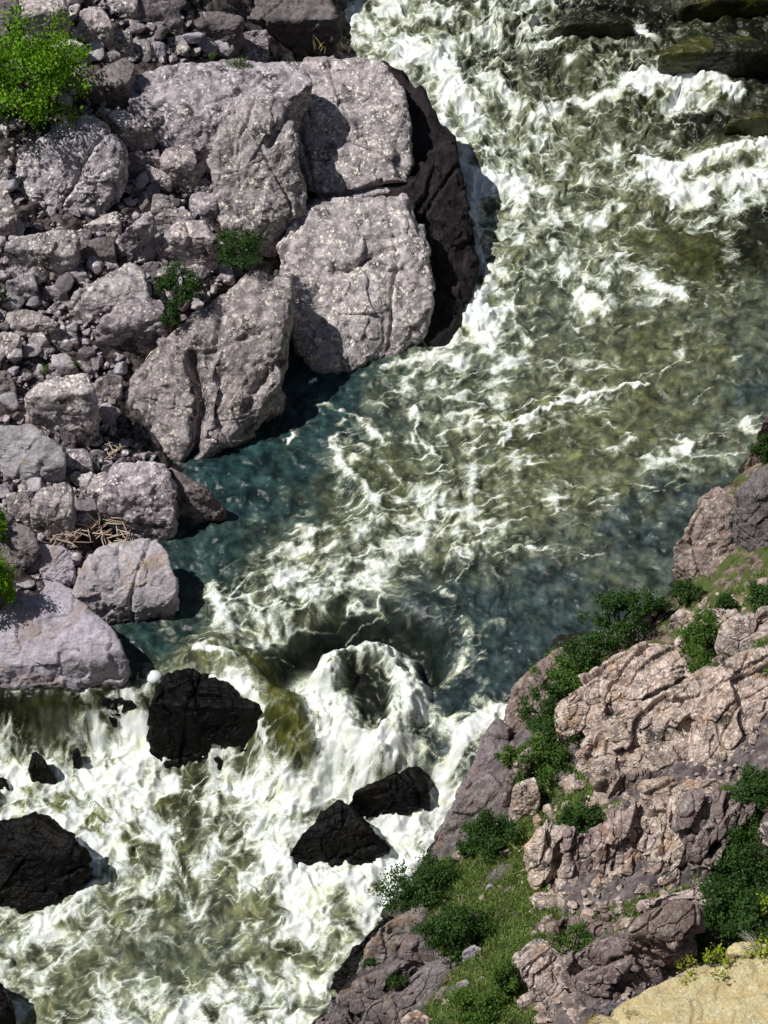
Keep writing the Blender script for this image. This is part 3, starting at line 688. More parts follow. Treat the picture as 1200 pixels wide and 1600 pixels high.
def rock_shape(W, seed, lvl=5, p=26, rough=1.0, facets=14, strata=None, grooves=None, cut=(0.88, 0.99), crack=1.0, detail=1.0, blocky=1.0):
    r = np.random.default_rng(seed)
    bm = bmesh.new()
    for v in W: bm.verts.new(v)
    bmesh.ops.convex_hull(bm, input=bm.verts)
    bm.normal_update()
    lo = W.min(0); hi = W.max(0)
    used = [v for v in bm.verts if v.link_faces]
    c = 0.5 * ((lo + hi) / 2 + np.mean([v.co[:] for v in used], axis=0))
    N = []; Dd = []
    cen = Vector(c)
    for f in bm.faces:
        if f.calc_area() < 1e-6: continue
        n = f.normal.copy(); d = n.dot(f.verts[0].co - cen)
        if d < 0: n = -n; d = -d
        n = np.array(n)
        if any(np.dot(n, m) > 0.992 for m in N): continue
        N.append(n); Dd.append(max(d, 0.02))
    bm.free()
    Wc = W - c
    for k in range(facets):
        u = r.normal(size=3); u[2] = u[2] * .8 + .15; u /= np.linalg.norm(u)
        N.append(u); Dd.append(float((Wc @ u).max()) * r.uniform(*cut))
    N = np.array(N); Dd = np.array(Dd)
    S, F = sphere(lvl)
    ext = (hi - lo) / 2
    U = S * np.clip(ext, ext.max() * .35, None); U /= np.linalg.norm(U, axis=1)[:, None]
    T = np.clip(U @ N.T / Dd, 0, None)
    m = T.max(1)
    T = T / m[:, None]
    R = 1 / (m * (T ** p).sum(1) ** (1 / p))
    V = c + U * R[:, None]
    nr = (T ** (p - 1)) @ N; nr /= np.linalg.norm(nr, axis=1)[:, None]
    size = float(np.cbrt(np.prod(hi - lo)))
    if strata: rough *= .22
    q = V + seed * 3.7
    k0 = 1.1 / max(size, .4)
    d = rough * size * (0.050 * fbm(q * k0, 3) + 0.030 * ridged(q * k0 * 2.7, 3) - 0.02)
    d += detail * min(size, 4.0) * 0.016 * (ridged(q * max(1.3, k0 * 4), 4, .6) - .4) * rough
    if lvl >= 6: d += detail * 0.035 * fbm(q * 4.5, 4, gain=.6) * rough
    # straight-ish joints
    for kk in range(int(round(crack * (3 if lvl >= 7 else 2 if lvl == 6 else 1)))):
        u = r.normal(size=3); u[2] *= .4; u /= np.linalg.norm(u)
        e_ = (V - c) @ u - r.uniform(-.3, .3) * size + .10 * size * fbm(q * k0 * 1.2 + kk * 9, 3)
        mask_ = sstep(-.1, .25, perlin(q * k0 * .8 + kk * 5 + 40))
        d -= mask_ * (0.03 * min(size, 5) + .03) * np.exp(-(e_ / (0.045 + .006 * size)) ** 2)
    if lvl >= 5:
        fs = 1.15 / (0.30 * size if not strata else 1.0)
        if not strata:
            cv, cedge = cellfacet(q * fs + .25 * fbm(q * fs, 2)[:, None], .55, .25, seed & 1023)
            d += blocky * .055 * size * cv
            cv, ce2 = cellfacet(q * fs * 2.6 + .2 * fbm(q * fs * 2, 2)[:, None], .6, .3, seed & 511)
            d += blocky * .020 * size * cv
        else:
            ax, sp, dep, l1, l2 = strata
            n_ = np.array(ax, float); n_ /= np.linalg.norm(n_)
            t1 = np.cross(n_, [0, 0, 1.]); t1 /= np.linalg.norm(t1); t2 = np.cross(n_, t1)
            qq = np.stack([V @ t1 / (sp * l1), V @ t2 / (sp * l2), V @ n_ / sp], -1) + .06 * np.stack([fbm(V * .9 + 3, 3), fbm(V * .9 + 13, 3), fbm(V * .9 + 23, 3)], -1) * 2
            cv, ce = cellfacet(qq, .5, .9, seed & 1023)
            d += dep * 1.7 * cv - dep * .7 * np.exp(-(ce / .035) ** 2)
            cv, ce = cellfacet(qq * 2.4, .6, .9, seed & 511)
            d += dep * .40 * cv - dep * .15 * np.exp(-(ce / .06) ** 2)
    if grooves:
        qx, qy = proj(V)
        for line, wpx, dep in grooves:
            dd = seg_dist(qx + 5 * fbm(V * 1.5, 2), qy + 5 * fbm(V * 1.5 + 9, 2), line)
            d -= dep * np.exp(-(dd / wpx) ** 2) * (nr @ (-FWD) > -0.1)
    V = V + nr * d[:, None]
    return V, F


ROCKS = []; POLYS = []
_seed = [100]


def rock(label, poly, b=.5, zb=None, k=.85, mat='grey', name='boulder', cat='boulder', lvl=None, zadd=0.0, ztop=None, under=0.9, shrink=.88, pts=None, flat=0.0, group=None, grow=1.0, **kw):
    """poly: outline as surveyed; b: share of the height that is front face; zb: height of the foot"""
    _seed[0] += 1
    gx_ = sum(a[0] for a in poly) / len(poly); gy_ = sum(a[1] for a in poly) / len(poly)
    poly = [(gx_ + (a[0] - gx_) * grow, gy_ + (a[1] - gy_) * grow) + tuple(a[2:]) for a in poly]
    xs = [a[0] for a in poly]; ys = [a[1] for a in poly]
    POLYS.append(poly)
    y1, y0 = max(ys), min(ys)
    if zb is None: zb = gz(np.clip(np.mean(xs), 3, 1197), y1) + zadd
    mpp = 0.025 * (1.0 + (800 - (y0 + y1) / 2) * 0.00018)
    dz = (ztop - zb) if ztop is not None else b * (y1 - y0) * mpp / k
    Z = []
    for a in poly:
        if len(a) > 2: Z.append(a[2]); continue
        f = (y1 - a[1]) / (y1 - y0)
        t = min(1, f / max(b, .05)); Z.append(zb + dz * (t * t * (3 - 2 * t)) + flat * max(0, f - b) * dz)
    W = P(xs, ys, Z)
    if pts: W = np.vstack([W, P([a[0] for a in pts], [a[1] for a in pts], [a[2] for a in pts])])
    cx = W[:, :2].mean(0)
    Wb = W.copy(); Wb[:, :2] = cx + (Wb[:, :2] - cx) * shrink; Wb[:, 2] = zb - under
    Wb[:, 1] += 0.12 * (W[:, 2] - zb)
    W = np.vstack([W, Wb])
    wpx = max(max(xs) - min(xs), y1 - y0)
    if kw.get('strata'): lvl = 7; shrink = .76
    if lvl is None: lvl = 7 if wpx > 150 else 6 if wpx > 55 else 5
    V, F = rock_shape(W, _seed[0], lvl, **kw)
    base = np.array([V[:, 0].mean(), V[:, 1].mean(), V[:, 2].min()])
    o = link(name, mesh_np(name, V - base, F, not kw.get('strata')), M[mat], loc=base)
    tag(o, label, cat, group)
    ROCKS.append(o)
    return o


# ---- left bank, the giants by the river
rock('broad flat topped slab forming the shelf above the bulging boulder', [(192, 140), (200, 103), (232, 92), (300, 88), (400, 92), (480, 95), (500, 120), (440, 170), (400, 260), (335, 275), (290, 240), (240, 190), (185, 168)], b=.72, zb=4.6, ztop=7.3, crack=1.5)
rock('long dark slab lying across the shelf at the top, its end over the rapids', [(275, 30), (300, 0), (400, -20), (530, -10), (540, 25), (520, 48), (440, 60), (380, 50), (330, 35)], b=.5, zb=4.2, mat='dusk')
rock('upper block of the giant riverside boulder, above its crack', [(405, 105), (440, 92), (480, 84), (585, 80), (622, 115), (648, 190), (646, 296), (560, 312), (485, 318), (466, 220), (448, 160)], b=.83, zb=2.8, ztop=5.6, crack=1.2, under=1.5, rough=.7, cut=(.92, .99),
     grooves=[([(455, 150), (472, 215), (485, 305)], 7, .35), ([(478, 310), (560, 303), (600, 290), (645, 292)], 5, .55)])
rock('lower block of the giant riverside boulder, below its crack', [(468, 302), (560, 288), (642, 282), (674, 400), (682, 508), (630, 554), (565, 572), (500, 590), (462, 566), (444, 490), (428, 405)], b=.97, zb=.1, ztop=4.3, k=1.1, under=1.6, crack=1.6, rough=.9, cut=(.92, .99),
     grooves=[([(545, 420), (580, 400), (625, 385)], 6, .3), ([(470, 310), (560, 303), (600, 290), (650, 292)], 5, .6)])
rock('shaded flank of the giant boulder, coloured black, facing the rapids', [(540, 95), (598, 76), (648, 125), (668, 175), (712, 205), (728, 290), (752, 430), (742, 490), (695, 545), (650, 540), (600, 400), (560, 200)], b=.97, zb=.0, ztop=4.2, mat='flank', under=1.5, rough=.9, cut=(.94, .995), crack=1.3,
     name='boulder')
rock('tall bulging lichen covered boulder left of the giant split boulder', [(385, 140), (425, 135), (456, 165), (470, 210), (482, 270), (484, 312), (440, 352), (400, 372), (345, 352), (328, 330), (342, 260), (340, 205), (355, 165)], b=.9, zb=3.8, ztop=7.2, under=2.0, rough=1.3, crack=1.2,
     grooves=[([(420, 225), (440, 190), (462, 175)], 6, .3)])
rock('big pale riverside boulder with two lobes and a dark cleft', [(425, 398), (446, 420), (456, 500), (458, 578), (432, 612), (400, 662), (352, 702), (303, 742), (285, 736), (268, 716), (228, 714), (195, 682), (178, 645), (190, 590), (200, 560), (240, 530), (330, 470), (372, 430)], b=.85, zb=-.1, ztop=4.4, k=1.1,
     under=1.5, rough=1.3, crack=1.0, grooves=[([(292, 745), (308, 690), (316, 625), (300, 560)], 9, .8), ([(385, 640), (410, 600), (440, 570)], 7, .3), ([(330, 560), (345, 520), (350, 480)], 8, .25)])
rock('huge rounded lichened boulder beneath the bright green tree', [(20, 222), (50, 195), (100, 170), (116, 163), (150, 168), (184, 190), (200, 215), (202, 265), (196, 300), (180, 328), (130, 348), (80, 362), (35, 350), (12, 300)], b=.85, zb=4.9, ztop=8.0, k=1.0, under=1.5, p=12, crack=.8, rough=1.2)
rock('broad pale boulder at the pool edge, left half of the pointed pair', [(175, 713), (220, 715), (256, 718), (276, 740), (274, 800), (268, 836), (240, 838), (190, 832), (165, 815), (150, 790), (168, 765), (182, 742)], b=.6, zb=.3, under=1.4, crack=1.0)
rock('dark pointed rock jutting into the teal pool', [(262, 725), (310, 750), (357, 796), (342, 815), (308, 826), (270, 806)], b=.8, zb=-.1, mat='dusk', under=1.3, facets=6)
rock('smooth pale lilac boulder with cracked top beside the driftwood', [(150, 850), (218, 838), (250, 845), (266, 872), (283, 938), (280, 956), (240, 966), (200, 973), (168, 976), (130, 955), (108, 930), (120, 898)], b=.52, zb=.0, mat='plain', under=1.4, rough=.6, crack=1.2, facets=8)
rock('large smooth lilac topped boulder above the small waterfall', [(36, 918), (100, 924), (150, 955), (192, 988), (203, 1020), (210, 1052), (200, 1082), (60, 1088), (0, 1062), (-40, 1050), (-40, 925)], b=.52, zb=-.3, mat='plain', under=1.8, rough=.6, facets=8, crack=.8)
# ---- left bank, middle sized boulders
L = [
    ('pale rounded boulder at the top left corner, right of the dark one', [(30, -5), (98, -8), (106, 12), (95, 50), (75, 67), (58, 55), (36, 22)], .7, 'grey'),
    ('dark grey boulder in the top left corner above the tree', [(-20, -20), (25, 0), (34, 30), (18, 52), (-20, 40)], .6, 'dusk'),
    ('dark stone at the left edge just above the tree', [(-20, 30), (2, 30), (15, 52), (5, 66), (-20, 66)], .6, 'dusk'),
    ('lumpy pale boulder beside the top left corner boulder', [(130, 10), (160, 8), (176, 38), (152, 60), (130, 68), (120, 48)], .7, 'grey'),
    ('sloping grey stone below the lumpy pale boulder', [(168, 42), (205, 50), (197, 70), (170, 83), (134, 80), (150, 58)], .55, 'grey'),
    ('pale angular stone above the tree crown', [(95, 55), (135, 72), (141, 90), (125, 98), (104, 90), (88, 70)], .6, 'grey'),
    ('small oblong stone above the dark leaning slab', [(152, 85), (180, 75), (188, 82), (170, 100), (155, 105)], .55, 'grey'),
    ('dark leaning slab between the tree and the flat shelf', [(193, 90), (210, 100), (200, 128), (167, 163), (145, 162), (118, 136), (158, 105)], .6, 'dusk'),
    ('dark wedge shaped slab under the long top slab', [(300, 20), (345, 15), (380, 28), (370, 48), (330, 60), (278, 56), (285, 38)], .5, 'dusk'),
    ('square block on the right end of the stony shelf', [(365, 55), (414, 47), (418, 85), (396, 96), (370, 86)], .6, 'grey'),
    ('dark upright stone in the rubble at the top edge', [(245, 0), (270, 3), (286, 30), (266, 50), (250, 40)], .8, 'dusk'),
    ('grey block at the top edge behind the rubble', [(160, -10), (215, -12), (212, 18), (185, 28), (162, 15)], .6, 'grey'),
    ('thin sloping stone right of the huge rounded boulder', [(150, 165), (195, 175), (238, 195), (230, 225), (206, 240), (192, 202)], .6, 'grey'),
    ('bright angular stone in the hollow beside the bulging boulder', [(255, 235), (298, 221), (308, 250), (302, 285), (267, 292), (248, 262)], .6, 'grey'),
    ('small pale stone at the left rim of the hollow', [(224, 238), (246, 232), (250, 250), (236, 262), (222, 256)], .6, 'grey'),
    ('greyish stone lying low in the hollow', [(215, 255), (250, 262), (268, 275), (250, 292), (222, 285)], .6, 'grey'),
    ('cube like stone touching the foot of the bulging boulder', [(300, 302), (335, 300), (339, 320), (325, 343), (290, 338)], .6, 'grey'),
    ('flat stone above the cube like one', [(270, 292), (318, 278), (342, 290), (335, 302), (296, 308)], .5, 'grey'),
    ('large pale faceted boulder left of the upper dark bush', [(280, 345), (320, 341), (336, 372), (342, 395), (330, 416), (290, 419), (256, 402), (243, 370)], .75, 'grey'),
    ('upright wedge boulder left of the pale faceted one', [(235, 329), (241, 350), (236, 394), (215, 408), (185, 406), (179, 386), (200, 356)], .75, 'grey'),
    ('long sloping grey boulder with a shaded front', [(145, 437), (205, 412), (224, 414), (232, 464), (190, 468), (160, 490), (125, 503), (98, 480)], .6, 'grey'),
    ('rounded brown tinged boulder resting under the long sloping one', [(150, 500), (175, 490), (196, 472), (240, 462), (258, 474), (256, 502), (240, 531), (210, 552), (166, 556), (143, 532)], .75, 'grey'),
    ('wide lichened boulder below the huge rounded one', [(15, 370), (70, 366), (121, 358), (118, 400), (95, 415), (60, 430), (16, 415), (6, 388)], .75, 'grey'),
    ('flat dark fronted stone beside the wide lichened boulder', [(118, 378), (178, 370), (181, 395), (150, 413), (118, 411)], .6, 'dusk'),
    ('pale oval boulder at the left, above the green weeds', [(12, 485), (40, 481), (76, 494), (93, 503), (76, 529), (45, 526), (10, 512)], .6, 'grey'),
    ('pale stone cut by the left edge beneath the oval boulder', [(-20, 518), (10, 515), (31, 525), (22, 548), (0, 562), (-20, 560)], .6, 'grey'),
    ('broad rounded boulder left of the small square stone', [(60, 596), (130, 580), (148, 614), (151, 660), (130, 692), (95, 680), (60, 650), (38, 618)], .75, 'grey'),
    ('small square stone against the big two lobed boulder', [(150, 590), (188, 584), (190, 620), (162, 629), (148, 612)], .7, 'grey'),
    ('small bright white stone over the black gap', [(155, 630), (170, 626), (178, 645), (170, 662), (152, 654)], .7, 'plain'),
    ('bright boulder at the left edge with a shaded foot', [(-30, 672), (50, 664), (95, 690), (101, 724), (75, 745), (20, 752), (-30, 748)], .55, 'plain'),
    ('dark streaked upright boulder left of the driftwood', [(65, 760), (110, 751), (112, 800), (107, 840), (80, 846), (50, 820), (46, 790)], .75, 'grey'),
    ('angular stone left of the pointed pair', [(120, 742), (178, 737), (186, 768), (152, 792), (135, 768)], .6, 'grey'),
    ('small grey stone squeezed above the driftwood', [(118, 780), (148, 776), (152, 800), (130, 812), (114, 800)], .6, 'dusk'),
    ('grey boulder between the left green bush and the lilac boulder', [(60, 848), (100, 856), (119, 895), (100, 913), (65, 896)], .7, 'plain'),
    ('thin pale slab on top of the large smooth boulder', [(38, 902), (75, 900), (118, 925), (108, 940), (76, 930)], .35, 'plain'),
    ('dark hollowed boulder beside the left green bush', [(5, 815), (50, 825), (62, 850), (35, 893), (-10, 884), (-20, 830)], .6, 'dusk'),
    ('small pale capped boulder at the left edge under the large smooth one', [(-20, 1082), (30, 1082), (52, 1096), (50, 1118), (38, 1158), (-20, 1168)], .75, 'dusk'),
    ('boulder with a rough top at the left edge beside the huge one', [(-30, 285), (5, 290), (25, 335), (22, 362), (-30, 375)], .8, 'grey'),
    ('pale stone at the left edge under the tree', [(-20, 245), (8, 250), (14, 285), (0, 300), (-20, 295)], .7, 'grey'),
    ('low grey stone under the huge rounded boulder', [(130, 352), (183, 328), (186, 348), (160, 362), (135, 366)], .6, 'grey'),
    ('slanted stone left of the wedge boulder', [(240, 300), (265, 308), (280, 340), (255, 352), (238, 330)], .6, 'grey'),
    ('boulder behind the pale faceted one', [(240, 335), (285, 322), (300, 340), (270, 360), (245, 380)], .7, 'grey'),
    ('angular stone below the wide lichened boulder', [(0, 412), (55, 405), (63, 420), (30, 434), (5, 428)], .5, 'grey'),
    ('grey block left of the long sloping boulder', [(8, 438), (50, 424), (58, 450), (48, 472), (20, 470)], .7, 'grey'),
    ('small pale stone in the rubble left of the long boulder', [(66, 450), (95, 442), (105, 458), (85, 470), (66, 466)], .6, 'grey'),
    ('pale triangular stone above the long sloping boulder', [(98, 425), (128, 416), (138, 430), (120, 445), (100, 444)], .6, 'grey'),
    ('small dark stone between the rounded boulder and lower bush', [(226, 410), (246, 408), (248, 430), (232, 440), (226, 430)], .7, 'dusk'),
    ('pale stone on the rim right of the upper dark bush', [(338, 412), (358, 410), (366, 430), (350, 440), (335, 432)], .6, 'plain'),
    ('weathered stone left of the rusty gap', [(92, 520), (118, 516), (122, 534), (105, 545), (90, 535)], .6, 'grey'),
    ('grey stone under the rounded brown tinged boulder', [(120, 535), (140, 540), (150, 552), (138, 562), (118, 552)], .5, 'dusk'),
    ('flat light stone among green weeds', [(38, 570), (60, 566), (72, 575), (60, 582), (38, 580)], .4, 'plain'),
    ('wedge stone above the broad rounded boulder', [(80, 552), (105, 550), (120, 575), (100, 585), (82, 568)], .5, 'plain'),
    ('dark stone at the left edge above the bright boulder', [(-20, 580), (15, 578), (24, 610), (10, 622), (-20, 620)], .7, 'dusk'),
    ('narrow upright stone under the broad rounded boulder', [(95, 665), (112, 660), (118, 690), (112, 708), (98, 700)], .8, 'dusk'),
    ('reddish stone left of the broad rounded boulder', [(42, 640), (66, 642), (68, 664), (50, 672), (40, 658)], .6, 'brown'),
    ('grey stone right of the bright edge boulder', [(104, 702), (136, 700), (146, 728), (125, 742), (106, 730)], .6, 'grey'),
    ('small stone at the foot of the bright edge boulder', [(10, 770), (40, 768), (50, 800), (30, 815), (12, 800)], .7, 'grey'),
    ('upright blade of stone above the pointed pair', [(138, 705), (150, 702), (156, 728), (146, 738), (138, 726)], .8, 'dusk'),
    ('grey boulder on the top edge left of the long slab', [(210, -12), (250, -12), (252, 22), (232, 34), (212, 20)], .7, 'dusk'),
    ('pale stone on the shelf above the flat slab', [(262, 58), (285, 55), (295, 70), (275, 80), (258, 75)], .6, 'plain'),
    ('pale stone beside the square block on the shelf', [(330, 62), (352, 58), (360, 75), (345, 84), (330, 80)], .6, 'plain'),
    ('rough stone on the stony shelf centre', [(205, 62), (232, 60), (236, 82), (218, 92), (203, 84)], .6, 'grey'),
    ('pale broken stone left of the shelf stones', [(240, 66), (256, 64), (258, 90), (242, 94), (234, 82)], .6, 'plain'),
    ('slab sloping out from under the tree', [(110, 100), (138, 104), (142, 122), (122, 130), (104, 118)], .6, 'grey'),
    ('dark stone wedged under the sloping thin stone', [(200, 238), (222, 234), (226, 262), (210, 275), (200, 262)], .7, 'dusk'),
]
for lab, poly, b, mt in L:
    mx_ = sum(a[0] for a in poly) / len(poly); my_ = sum(a[1] for a in poly) / len(poly)
    poly = [(mx_ + (a[0] - mx_) * 1.09, my_ + (a[1] - my_) * 1.09) for a in poly]
    rock(lab, poly, b=b, mat=mt, name='boulder' if (max(a[0] for a in poly) - min(a[0] for a in poly)) > 45 else 'stone', cat='boulder' if (max(a[0] for a in poly) - min(a[0] for a in poly)) > 45 else 'stone', crack=.5, p=26, zadd=-.05)

# ---- black wet rocks standing in the river
rock('largest black wet rock, beside the small waterfall', [(252, 1056), (300, 1045), (352, 1070), (404, 1108), (408, 1150), (388, 1188), (340, 1202), (262, 1202), (240, 1165), (230, 1100)], b=.62, zb=-2.4, ztop=.55, mat='black', facets=8, crack=1.2, shrink=.95, grow=1.09)
rock('small black pointed rock in the foam under the waterfall', [(48, 1174), (60, 1172), (80, 1200), (90, 1218), (84, 1231), (55, 1230), (43, 1200)], b=.7, zb=-2.3, mat='black', name='boulder')
rock('big rounded black rock at the left edge of the lower pool', [(8, 1288), (65, 1266), (110, 1300), (139, 1332), (120, 1400), (75, 1428), (50, 1436), (0, 1418), (-60, 1400), (-60, 1290)], b=.7, zb=-2.6, ztop=-.2, mat='black', p=14, shrink=.95, grow=1.09)
rock('black pyramid shaped rock in the foam chute', [(526, 1254), (545, 1262), (575, 1300), (602, 1326), (570, 1350), (520, 1369), (470, 1363), (448, 1345), (480, 1300)], b=.85, zb=-2.4, ztop=-.4, mat='black', facets=6, shrink=.95, grow=1.09)
rock('black slab rock just above the pyramid shaped one', [(558, 1232), (610, 1212), (650, 1200), (666, 1215), (668, 1250), (640, 1280), (602, 1294), (575, 1277), (551, 1248)], b=.7, zb=-2.3, ztop=-.35, mat='black', facets=8, shrink=.95, grow=1.09)
rock('black rock cut by the left edge near the bottom', [(-60, 1500), (5, 1535), (20, 1570), (22, 1620), (-60, 1640)], b=.6, zb=-2.6, mat='black')
rock('large olive black water hump built as a rock at the top right, above the long white crest', [(1015, 85), (1050, 55), (1110, 42), (1180, 52), (1230, 80), (1225, 120), (1150, 132), (1060, 128), (1022, 110)], b=.6, zb=-.8, ztop=2.1, mat='awash', p=8, rough=.8, facets=5, crack=.3, blocky=.5)  # this and the next three: rocks added in place of dark water humps
rock('dark water hump built as a rock at the top edge left of the olive black one', [(850, 40), (890, 12), (960, 8), (1005, 30), (1000, 55), (940, 70), (880, 68)], b=.6, zb=-.8, ztop=1.8, mat='awash', p=8, rough=.8, facets=5, crack=.3, blocky=.5)
rock('black water hump built as a rock under the long white crest at the right edge', [(1125, 190), (1150, 168), (1195, 160), (1230, 180), (1225, 215), (1170, 222), (1135, 212)], b=.6, zb=-.9, ztop=1.3, mat='awash', p=8, rough=.8, facets=5, crack=.3, blocky=.5)
rock('low dark water hump built as a rock at the top right corner', [(1050, 5), (1120, -10), (1220, -5), (1225, 25), (1140, 34), (1070, 28)], b=.5, zb=-.8, ztop=1.8, mat='awash', p=8, rough=.8, facets=5, crack=.3, blocky=.5)
rock('small black rock at the left edge below the pale capped boulder', [(-30, 1215), (8, 1212), (17, 1232), (10, 1246), (-30, 1250)], b=.6, zb=-2.4, mat='black', name='stone', cat='stone')
rock('dark wet knob showing through the waterfall', [(126, 1130), (145, 1122), (160, 1132), (158, 1148), (140, 1152), (124, 1146)], b=.6, zb=-1.9, mat='black', name='stone', cat='stone')
rock('narrow wet stone in the middle of the waterfall apron', [(113, 1170), (122, 1165), (128, 1185), (124, 1200), (114, 1198)], b=.7, zb=-2.1, mat='black', name='stone', cat='stone')
rock('small dark wet stone at the lip of the waterfall', [(165, 1120), (180, 1112), (184, 1130), (172, 1140)], b=.6, zb=-1.6, mat='black', name='stone', cat='stone')
rock('dark ledge over which the small waterfall spills', [(60, 1085), (140, 1080), (215, 1080), (225, 1100), (190, 1128), (120, 1130), (62, 1150)], b=.8, zb=-2.4, ztop=-.35, mat='black', name='rock_ledge', cat='ledge')
rock('narrow black rock beside the white ball', [(210, 1045), (228, 1040), (234, 1060), (228, 1086), (208, 1088)], b=.8, zb=-1.4, mat='black', name='stone', cat='stone')

# ---- right bank
ST = ((0.40, -0.62, 0.68), .44, .17, 5.0, 2.2)
rock('speckled brown cliff boulder dropping into the river', [(1094, 775), (1140, 760), (1152, 790), (1186, 850), (1196, 880), (1192, 920), (1140, 952), (1100, 938), (1068, 900), (1052, 860), (1060, 838), (1088, 815)], b=.93, zb=.4, ztop=3.3, mat='brown', crack=1.8, rough=1.2, under=1.5, name='rock_outcrop', cat='outcrop')
rock('small brown boulder perched on top of the speckled cliff', [(1092, 772), (1120, 756), (1142, 770), (1138, 800), (1110, 812), (1090, 800)], b=.7, zb=1.6, mat='brown')
rock('dark brown boulder cut by the right edge above the speckled cliff', [(1146, 770), (1170, 740), (1215, 715), (1240, 760), (1240, 880), (1190, 872), (1160, 825)], b=.8, zb=2.6, ztop=5.0, mat='dusk', under=1.5)
rock('shadowed reddish bank rock high on the right edge', [(1160, 740), (1172, 690), (1200, 640), (1240, 620), (1240, 740), (1190, 745)], b=.8, zb=.1, mat='brown', name='rock_outcrop', cat='outcrop')
rock('pale pink blocks under the dark brushwood by the water', [(1046, 962), (1062, 948), (1084, 952), (1090, 975), (1070, 985), (1046, 980)], b=.6, mat='pink', name='stone', cat='stone')
rock('pinkish grey bank rock dipping to the blue water', [(866, 1010), (905, 998), (915, 1020), (905, 1050), (850, 1100), (828, 1150), (790, 1190), (776, 1150), (800, 1080), (830, 1040)], b=.9, zb=-.2, ztop=1.9, mat='brown', under=1.6, name='rock_outcrop', cat='outcrop')
rock('smooth purple slab sliding into the foaming chute', [(778, 1118), (800, 1140), (806, 1190), (770, 1250), (715, 1330), (662, 1342), (712, 1258), (752, 1190), (765, 1130)], b=.95, zb=-2.2, ztop=.9, mat='purple', under=1.6, rough=.5, facets=5, crack=.6, name='rock_slab', cat='slab', shrink=.95)
rock('main pale layered outcrop, upper sloping slab', [(866, 1100), (885, 1075), (935, 1048), (1015, 1000), (1065, 1002), (1085, 1045), (1040, 1085), (960, 1125), (905, 1152), (868, 1140)], b=.5, zb=2.8, ztop=4.1, mat='pink', strata=ST, name='rock_outcrop', cat='outcrop', under=2)
rock('main pale layered outcrop, broad middle face', [(905, 1150), (960, 1112), (1040, 1070), (1110, 1040), (1160, 1040), (1190, 1110), (1170, 1180), (1090, 1215), (1000, 1225), (948, 1256), (925, 1210)], b=.85, zb=3.3, ztop=6.0, mat='pink', strata=ST, name='rock_outcrop', cat='outcrop', under=2, lvl=7)
rock('main pale layered outcrop, right part at the picture edge', [(1110, 1050), (1160, 1010), (1240, 985), (1260, 1120), (1240, 1225), (1150, 1235), (1085, 1200), (1090, 1110)], b=.85, zb=4.8, ztop=7.3, mat='pink', strata=ST, name='rock_outcrop', cat='outcrop', under=2, lvl=7)
SV = ((-0.93, 0.3, 0.18), .50, .20, 2.2, 3.6)
rock('fluted brown column at the left end of the middle cliff', [(832, 1300), (850, 1284), (880, 1286), (900, 1300), (905, 1380), (880, 1392), (840, 1388)], b=.85, zb=2.4, ztop=4.3, mat='pink', strata=SV, name='rock_outcrop', cat='outcrop', under=1.5)
rock('dark cleft column in the middle cliff', [(885, 1296), (930, 1282), (948, 1300), (955, 1392), (925, 1402), (895, 1390)], b=.85, zb=2.9, ztop=4.8, mat='brown', strata=SV, name='rock_outcrop', cat='outcrop', under=1.5)
rock('largest pale grey block of the middle cliff', [(915, 1290), (960, 1262), (1010, 1240), (1030, 1290), (1042, 1370), (1000, 1400), (955, 1402), (935, 1350)], b=.8, zb=3.3, ztop=5.6, mat='pink', strata=SV, name='rock_outcrop', cat='outcrop', under=1.5, crack=1.6)
rock('rust coloured block right of the pale grey one', [(1010, 1255), (1060, 1240), (1100, 1262), (1112, 1340), (1095, 1388), (1050, 1396), (1030, 1350)], b=.8, zb=4.2, ztop=6.4, mat='pink', strata=SV, name='rock_outcrop', cat='outcrop', under=1.5)
rock('broken speckled rock at the right end of the middle cliff', [(1070, 1250), (1120, 1232), (1175, 1250), (1190, 1330), (1150, 1370), (1100, 1385)], b=.8, zb=5.2, ztop=8.0, mat='brown', strata=SV, name='rock_outcrop', cat='outcrop', under=1.5)
rock('flat sandy step below the fluted column', [(834, 1405), (870, 1392), (930, 1400), (925, 1425), (870, 1440), (850, 1436)], b=.5, zb=2.5, mat='pink', name='rock_ledge', cat='ledge')
rock('tiny pale stone perched on the sandy step', [(832, 1395), (852, 1392), (866, 1402), (850, 1412), (832, 1408)], b=.6, mat='pink', name='stone', cat='stone')
rock('thin stepped ledge under the pale grey block', [(925, 1412), (990, 1398), (1050, 1405), (1040, 1425), (980, 1440), (935, 1436)], b=.6, zb=3.6, mat='brown', name='rock_ledge', cat='ledge', strata=ST)
rock('lower dark outcrop, upper right part', [(975, 1450), (1030, 1415), (1086, 1412), (1092, 1465), (1070, 1520), (1010, 1535), (975, 1500)], b=.8, zb=4.4, ztop=7.6, mat='brown', strata=ST, name='rock_outcrop', cat='outcrop', under=1.5)
rock('lower dark outcrop, long middle part', [(880, 1490), (930, 1460), (1000, 1450), (1040, 1500), (1040, 1560), (960, 1590), (900, 1570)], b=.8, zb=3.9, ztop=5.9, mat='brown', strata=ST, name='rock_outcrop', cat='outcrop', under=1.5)
rock('lower outcrop, pale left nose over the grass', [(812, 1480), (850, 1468), (900, 1500), (925, 1560), (900, 1610), (845, 1610), (822, 1560), (812, 1520)], b=.8, zb=2.8, ztop=4.6, mat='pink', strata=ST, name='rock_outcrop', cat='outcrop', under=1.5)
rock('dark rock at the bottom edge below the lower outcrop', [(900, 1575), (1000, 1560), (1060, 1560), (1060, 1640), (900, 1640)], b=.8, zb=4.4, mat='dusk', name='rock_outcrop', cat='outcrop')
